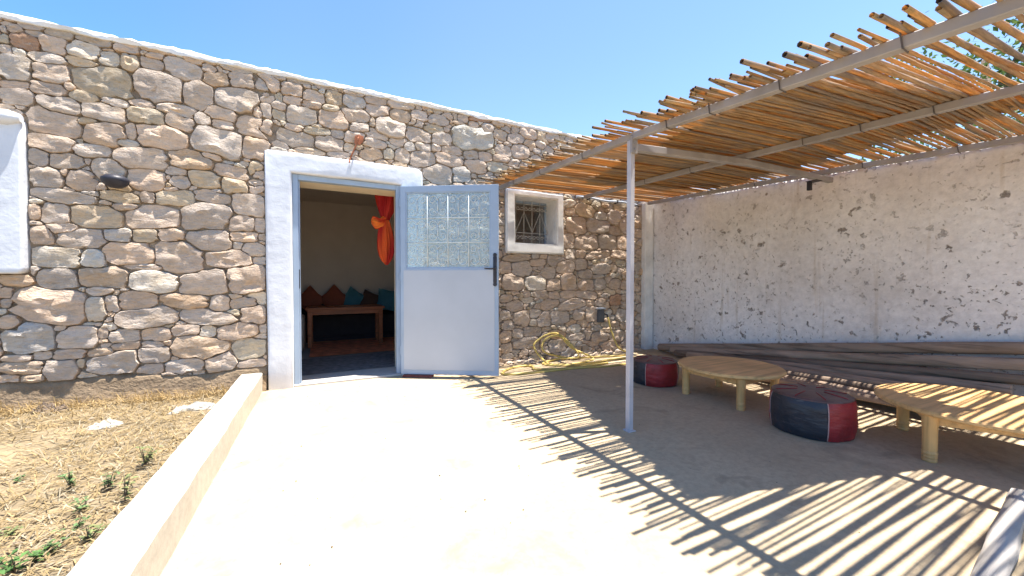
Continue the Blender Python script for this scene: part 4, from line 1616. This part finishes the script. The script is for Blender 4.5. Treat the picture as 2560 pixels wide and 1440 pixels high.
t = thing('low_table', 'red brown wooden table inside the room before the pillows', 'table', (0.35, 7.05, FZ))
g = MB().box(-0.27, 0.93, 6.75, 7.35, 0.63, 0.665, 0.006)
obj('tabletop', g, 'red_wood', t)
for x in (-0.21, 0.87):
    for y in (6.81, 7.29):
        obj('leg', MB().box(x - 0.032, x + 0.032, y - 0.032, y + 0.032, FZ + 0.013, 0.629, 0.004), 'red_wood', t)
obj('apron', MB().box(-0.18, 0.84, 6.80, 6.82, 0.55, 0.629), 'red_wood', t)

t = thing('sofa', 'dark low sofa along the far wall of the room', 'sofa', (0.7, 7.7, FZ))
obj('seat', MB().box(-1.2, 2.9, 7.42, 8.03, 0.10, 0.48, 0.04), 'dark_cloth', t, smooth=True, angle=40)
obj('base', MB().box(-1.2, 2.9, 7.46, 8.03, FZ, 0.10), 'dark_cloth', t)
obj('backrest', MB().box(-1.2, 2.9, 7.90, 8.04, 0.481, 0.74, 0.03), 'dark_cloth', t, smooth=True, angle=40)
t = thing('armchair', 'beige upholstered seat end just behind the left jamb of the doorway', 'armchair', (-0.52, 6.0, FZ))
obj('body', MB().box(-0.85, -0.32, 6.15, 6.75, 0.14, 0.50, 0.06), 'beige_cloth', t, smooth=True, angle=40)
obj('arm', MB().box(-0.42, -0.27, 6.13, 6.77, 0.08, 0.58, 0.05), 'beige_cloth', t, smooth=True, angle=40)
for x in (-0.80, -0.34):
    obj('leg', MB().box(x - 0.02, x + 0.02, 6.18, 6.22, FZ, 0.139), 'red_wood', t)


def pillow(label, c, size, rot, tilt, m):
    mb = MB()
    n = 10
    for sgn in (1, -1):
        for j in range(n + 1):
            for i in range(n + 1):
                u, v = i / n * 2 - 1, j / n * 2 - 1
                b = (max(0, 1 - u * u) ** 0.5) * (max(0, 1 - v * v) ** 0.5)
                s = 1 - 0.10 * (1 - abs(u * v)) * max(abs(u), abs(v)) ** 4
                mb.v.append((u * size * s / 2, -sgn * 0.07 * b, v * size * s / 2))
    k = (n + 1) ** 2
    for q, base in ((0, 0), (1, k)):
        for j in range(n):
            for i in range(n):
                a = base + j * (n + 1) + i
                f = (a, a + 1, a + n + 2, a + n + 1)
                mb.f.append(f if q == 0 else f[::-1])
    M = Matrix.Translation(c) @ Matrix.Rotation(R(tilt), 4, 'X') @ Matrix.Rotation(R(rot), 4, 'Y')
    mb.v = [tuple(M @ Vector(p)) for p in mb.v]
    return tag(obj('pillow', mb, m, smooth=True, loc=c), label, 'pillow', 'scatter pillows along the sofa')


pillow('brick red pillow nearest the left jamb of the doorway', (-0.23, 7.74, 0.745), 0.40, 45, -12, 'redcloth')
pillow('brick red pillow between the other red pillow and the teal one', (0.17, 7.74, 0.755), 0.41, 45, -12, 'redcloth')
pillow('teal pillow leaning between the red and the brown pillow', (0.50, 7.74, 0.74), 0.38, 35, -12, 'teal')
pillow('dark brown pillow slumped low beside the teal ones', (0.80, 7.72, 0.70), 0.38, 25, -18, 'browncloth')
pillow('teal blue pillow half hidden behind the open door leaf', (1.13, 7.62, 0.72), 0.44, 10, -20, 'teal')

# knotted scarf hanging inside the lintel
sx, sy = 0.665, 4.93
g = MB()
srg = random.Random(3)
n, m = 30, 72
zt = 2.17
prof = []


def scarf_tube(path, rads, seed, c0, c1, flat=0.55):
    k0 = len(g.v)
    for i, (pt, r) in enumerate(zip(path, rads)):
        f = i / (len(path) - 1)
        for k in range(m):
            an = 2 * math.pi * k / m
            rr_ = r * (1 + 0.22 * math.sin(5 * an + seed + f * 2) + 0.26 * math.sin(11 * an + seed * 2 + f * 1.5))
            g.v.append((pt[0] + rr_ * math.cos(an), pt[1] + rr_ * flat * math.sin(an), pt[2]))
            w_ = 0.5 + 0.5 * math.sin(2 * an + seed + f * 5)
            g.c.append(tuple(a + (b - a) * w_ for a, b in zip(c0, c1)))
    for i in range(len(path) - 1):
        for k in range(m):
            a, b = k0 + i * m + k, k0 + i * m + (k + 1) % m
            g.f.append((a, b, b + m, a + m))
    g.f.append(tuple(k0 + k for k in range(m)))
    g.f.append(tuple(k0 + (len(path) - 1) * m + k for k in range(m - 1, -1, -1)))


zs = [2.20, 2.14, 2.06, 1.98, 1.92, 1.87, 1.84]
scarf_tube([(sx + 0.02 + 0.03 * (1 - i / 6), sy, z) for i, z in enumerate(zs)], [0.110, 0.106, 0.095, 0.074, 0.054, 0.040, 0.036], 1.0, (0.36, 0.015, 0.02), (0.55, 0.045, 0.03))
zs = [1.86, 1.81, 1.75, 1.67, 1.58, 1.49, 1.41, 1.35, 1.30]
scarf_tube([(sx + 0.01 + 0.028 * i / 8, sy - 0.02, z) for i, z in enumerate(zs)], [0.040, 0.054, 0.064, 0.074, 0.080, 0.078, 0.064, 0.042, 0.012], 2.4, (0.45, 0.02, 0.02), (0.78, 0.13, 0.03))
scf = obj('knotted_scarf', g, 'scarf', smooth=True, loc=(sx, sy, zt))
tag(scf, 'knotted red and orange scarf hanging in the doorway from the lintel', 'scarf')
g = MB()
scarf_tube([(sx + 0.03 - 0.17 * (i / 9), sy - 0.03, 1.865 - 0.07 * math.sin(i / 9 * 2.6)) for i in range(10)], [0.02, 0.048, 0.055, 0.05, 0.052, 0.06, 0.066, 0.064, 0.05, 0.012], 4.0, (0.62, 0.05, 0.02), (0.90, 0.24, 0.04), 0.7)
g.v = [(x, y, z) for x, y, z in g.v]
# the knot turns the tube sideways: its rings lie across X
k0 = 0
for i in range(10):
    pt = Vector((sx + 0.03 - 0.17 * (i / 9), sy - 0.03, 1.865 - 0.055 * math.sin(i / 9 * 2.6)))
    r0 = [0.02, 0.048, 0.055, 0.05, 0.052, 0.06, 0.066, 0.064, 0.05, 0.012][i]
    for k in range(m):
        an = 2 * math.pi * k / m
        rr_ = r0 * (1 + 0.2 * math.sin(6 * an + i * .4) + 0.12 * math.sin(11 * an))
        g.v[i * m + k] = (pt.x + 0.2 * rr_ * math.sin(3 * an), pt.y + 0.7 * rr_ * math.cos(an), pt.z + rr_ * math.sin(an))
obj('knot', g, 'scarf', scf, smooth=True)

# ================================================================== THE DRY GROUND AT THE LEFT
grng = random.Random(31)
g = MB()
NB = 42000
for k in range(NB):
    x = grng.uniform(-4.2, KX0 - 0.01)
    y = grng.uniform(-0.6, 4.44)
    if grng.random() < 0.25 and x < -2.6:
        continue
    dens = 0.5 + 0.9 * nz(x * 1.4, y * 1.4, 8) + 0.3 * (y > 3.9)
    if grng.random() > dens + 0.25:
        continue
    L = grng.uniform(0.04, 0.13)
    an = grng.gauss(0.35, 0.9) + (math.pi if grng.random() < .5 else 0)
    el = abs(grng.gauss(0, 0.22)) if grng.random() < 0.9 else grng.uniform(0.3, 1.1)
    w = grng.uniform(0.0012, 0.0030)
    z = soil_z(x, y) + 0.003
    d = Vector((math.cos(an) * math.cos(el), math.sin(an) * math.cos(el), math.sin(el)))
    s = Vector((-math.sin(an), math.cos(an), 0)) * w
    p0 = Vector((x, y, z))
    p1 = p0 + d * L * 0.55 + Vector((0, 0, 0.010))
    p2 = p0 + d * L + Vector((0, 0, -0.35 * L * math.sin(el)))
    v = grng.uniform(0.6, 1.15)
    c = (0.375 * v, 0.275 * v, 0.14 * v) if grng.random() < 0.75 else (0.40 * v, 0.34 * v, 0.24 * v)
    g.add([p0 - s, p0 + s, p1 + s, p1 - s, p2], [(0, 1, 2, 3), (3, 2, 4)], c)
stuff(obj('dry_grass', g, 'straw'))
# taller straw along the foot of the wall
g = MB()
for k in range(1500):
    x = -0.78 - 1.9 * grng.random() ** 1.1
    cl = 0.5 + 0.9 * nz(x * 3.3, 2.0)
    if grng.random() > cl + 0.1:
        continue
    y = 4.39 - abs(grng.gauss(0, 0.07))
    L = grng.uniform(0.05, 0.20)
    an = grng.uniform(0, 6.28)
    el = grng.uniform(0.2, 1.4)
    w = grng.uniform(0.0012, 0.0028)
    z = soil_z(x, y)
    d = Vector((math.cos(an) * math.cos(el), math.sin(an) * math.cos(el) * 0.5 - 0.15, math.sin(el)))
    s = Vector((-math.sin(an), math.cos(an), 0)) * w
    p0 = Vector((x, y, z))
    p1 = p0 + d * L * 0.6
    p2 = p0 + d * L + Vector((0.2 * L * math.cos(an), -0.1 * L, -0.3 * L))
    v = grng.uniform(0.6, 1.1)
    g.add([p0 - s, p0 + s, p1 + s, p1 - s, p2], [(0, 1, 2, 3), (3, 2, 4)], (0.48 * v, 0.34 * v, 0.16 * v))
stuff(obj('straw', g, 'straw'))
# clods and pebbles in the soil
g = MB()
for k in range(420):
    x, y = grng.uniform(-3.0, KX0 - 0.03), grng.uniform(0.6, 4.36)
    r = grng.uniform(0.004, 0.016)
    bm = bmesh.new()
    bmesh.ops.create_icosphere(bm, subdivisions=1, radius=r)
    for v in bm.verts:
        v.co = Vector((v.co.x * 1.3, v.co.y, v.co.z * 0.7)) * (1 + 0.35 * nz(v.co.x * 60 + k, v.co.y * 60, v.co.z * 60)) + Vector((x, y, soil_z(x, y) + r * 0.3))
    n0 = len(g.v)
    g.from_bm(bm)
    s = grng.uniform(0.6, 1.3)
    g.c.extend([(0.34 * s, 0.27 * s, 0.19 * s)] * (len(g.v) - n0))
stuff(obj('pebbles', g, 'stone'))


def weed(label, px, py, h, spread, nl, seed, tone):
    p = at(px, py, 2, 0.03)
    p.z = soil_z(p.x, p.y)
    wr = random.Random(seed)
    t = thing('weed', label, 'weed', tuple(p), 'green weeds in the dry grass')
    stem, leaf = MB(), MB()
    for k in range(max(4, nl // 7)):
        an, lean = wr.uniform(0, 6.28), wr.uniform(0.1, 1.0) * spread / h
        L = h * wr.uniform(0.6, 1.05)
        pts_ = []
        for q in range(5):
            f = q / 4
            pts_.append(p + Vector((math.cos(an) * lean * L * f ** 1.3, math.sin(an) * lean * L * f ** 1.3, L * f * (1 - 0.25 * f * lean))))
        stem.tube(pts_, [0.0022, 0.002, 0.0017, 0.0013, 0.0008], 4)
        for q in range(7):
            f = wr.uniform(0.2, 1.0)
            i = min(3, int(f * 4))
            b = pts_[i].lerp(pts_[i + 1], f * 4 - i)
            a2 = wr.uniform(0, 6.28)
            d = Vector((math.cos(a2), math.sin(a2), wr.uniform(-0.1, 0.8))).normalized()
            s = d.cross(Vector((0, 0, 1))).normalized()
            LL = wr.uniform(0.016, 0.036) * (0.7 + h * 2)
            v = wr.uniform(0.65, 1.3)
            c = tuple(v * q_ for q_ in tone)
            leaf.add([b, b + d * LL * .5 + s * LL * .28, b + d * LL + Vector((0, 0, -LL * .2)), b + d * LL * .5 - s * LL * .28, b + d * LL * .5 + Vector((0, 0, -LL * .06))],
                     [(0, 1, 4), (1, 2, 4), (2, 3, 4), (3, 0, 4)], c)
    obj('stem', stem, 'bark', t)
    stuff(obj('leaves', leaf, 'leaf', t))


GR, OL = (0.12, 0.19, 0.075), (0.20, 0.235, 0.095)
weed('bushy green weed growing against the kerb, farthest from the camera', 362, 1170, 0.13, 0.09, 70, 1, OL)
weed('small upright green weed alone in the straw, left of the pair near the kerb', 175, 1222, 0.11, 0.05, 50, 2, GR)
weed('spreading green weed between the lone upright weed and the kerb', 272, 1222, 0.10, 0.07, 50, 3, GR)
weed('tall thin yellow green weed leaning on the kerb', 312, 1250, 0.15, 0.04, 40, 4, OL)
weed('small round green weed in the middle of the weedy patch', 212, 1275, 0.08, 0.06, 50, 5, GR)
weed('low green weed against the kerb, third one along it', 190, 1318, 0.06, 0.06, 36, 6, GR)
weed('dark leafy weed against the kerb, nearest the camera along it', 222, 1355, 0.09, 0.07, 60, 7, OL)
weed('small green tuft at the left edge, farthest of those along it', 40, 1200, 0.045, 0.05, 28, 8, GR)
weed('low creeping weed in the middle of the near patch', 132, 1378, 0.06, 0.09, 50, 9, GR)
weed('large bright green weed in the near left corner', 38, 1428, 0.10, 0.10, 90, 10, (0.085, 0.17, 0.05))
weed('bright green round weed between the corner weed and the kerb', 92, 1405, 0.07, 0.05, 60, 11, (0.09, 0.18, 0.05))
weed('pale green weed at the left edge above the corner weed', 22, 1335, 0.05, 0.06, 36, 12, OL)


def crumple(name, label, cat, px, py, sx_, sy_, h, seed, m):
    p = at(px, py, 2, 0.04)
    n = 16
    mb = MB()
    for j in range(n + 1):
        for i in range(n + 1):
            u, v = i / n * 2 - 1, j / n * 2 - 1
            e = max(abs(u), abs(v))
            k_ = 1 + 0.35 * nz(u * 2 + seed, v * 2)
            x, y = p.x + u * sx_ * k_, p.y + v * sy_ * k_
            z = soil_z(x, y) + 0.004 + h * (1 - e ** 2) * (0.55 + 0.8 * nz(u * 3.3 + seed, v * 3.3, seed)) + 0.2 * h * nz(u * 8, v * 8, seed)
            mb.v.append((x, y, max(z, soil_z(x, y) + 0.002)))
    for j in range(n):
        for i in range(n):
            a = j * (n + 1) + i
            mb.f.append((a, a + 1, a + n + 2, a + n + 1))
    return tag(obj(name, mb, m, smooth=True, angle=50, loc=(p.x, p.y, soil_z(p.x, p.y))), label, cat)


crumple('plastic_sheet', 'crumpled white plastic sheet in the straw beside the kerb', 'plastic sheet', 485, 1022, 0.15, 0.045, 0.075, 1.0, 'rag')
crumple('plastic_scrap', 'flat torn scrap of pale plastic lying in the dry grass', 'plastic scrap', 262, 1062, 0.085, 0.045, 0.05, 5.0, 'rag')
crumple('dead_plant', 'dark clump of dead plant at the foot of the wall', 'dead plant', 122, 1035, 0.10, 0.05, 0.09, 9.0, 'bark')

# ================================================================== THE TREE BEYOND THE PLASTERED WALL
t = thing('tree', 'leafy green tree beyond the plastered wall, glimpsed through the canes', 'tree', (7.2, 1.5, 0))
g = MB()
g.tube([(7.2, 1.5, -0.06), (7.17, 1.52, 1.0), (7.22, 1.45, 2.0), (7.2, 1.5, 2.8), (7.25, 1.55, 3.8)], [0.16, 0.13, 0.11, 0.08, 0.03], 10)
trng = random.Random(9)
tips = []
for k in range(14):
    an, z0 = trng.uniform(0, 6.28), trng.uniform(1.9, 3.2)
    L = trng.uniform(0.6, 1.1)
    e = Vector((7.2 + math.cos(an) * L, 1.5 + math.sin(an) * L, z0 + trng.uniform(0.4, 1.0)))
    g.tube([(7.2, 1.5, z0), Vector((7.2, 1.5, z0)).lerp(e, .5) + Vector((0, 0, 0.1)), e], [0.05, 0.03, 0.012], 6)
    tips.append(e)
obj('trunk', g, 'bark', t, smooth=True)
g = MB()
for k in range(5200):
    b = trng.choice(tips)
    q = b + Vector((trng.gauss(0, .22), trng.gauss(0, .22), trng.gauss(0, .2)))
    d = Vector((trng.gauss(0, 1), trng.gauss(0, 1), trng.gauss(-.2, .6))).normalized()
    s = d.cross(Vector((trng.gauss(0, 1), trng.gauss(0, 1), 1))).normalized()
    L = trng.uniform(0.05, 0.09)
    v = trng.uniform(0.6, 1.35)
    g.add([q, q + d * L * .5 + s * L * .25, q + d * L, q + d * L * .5 - s * L * .25], [(0, 1, 2, 3)], (0.075 * v, 0.125 * v, 0.035 * v))
stuff(obj('leaves', g, 'leaf', t))
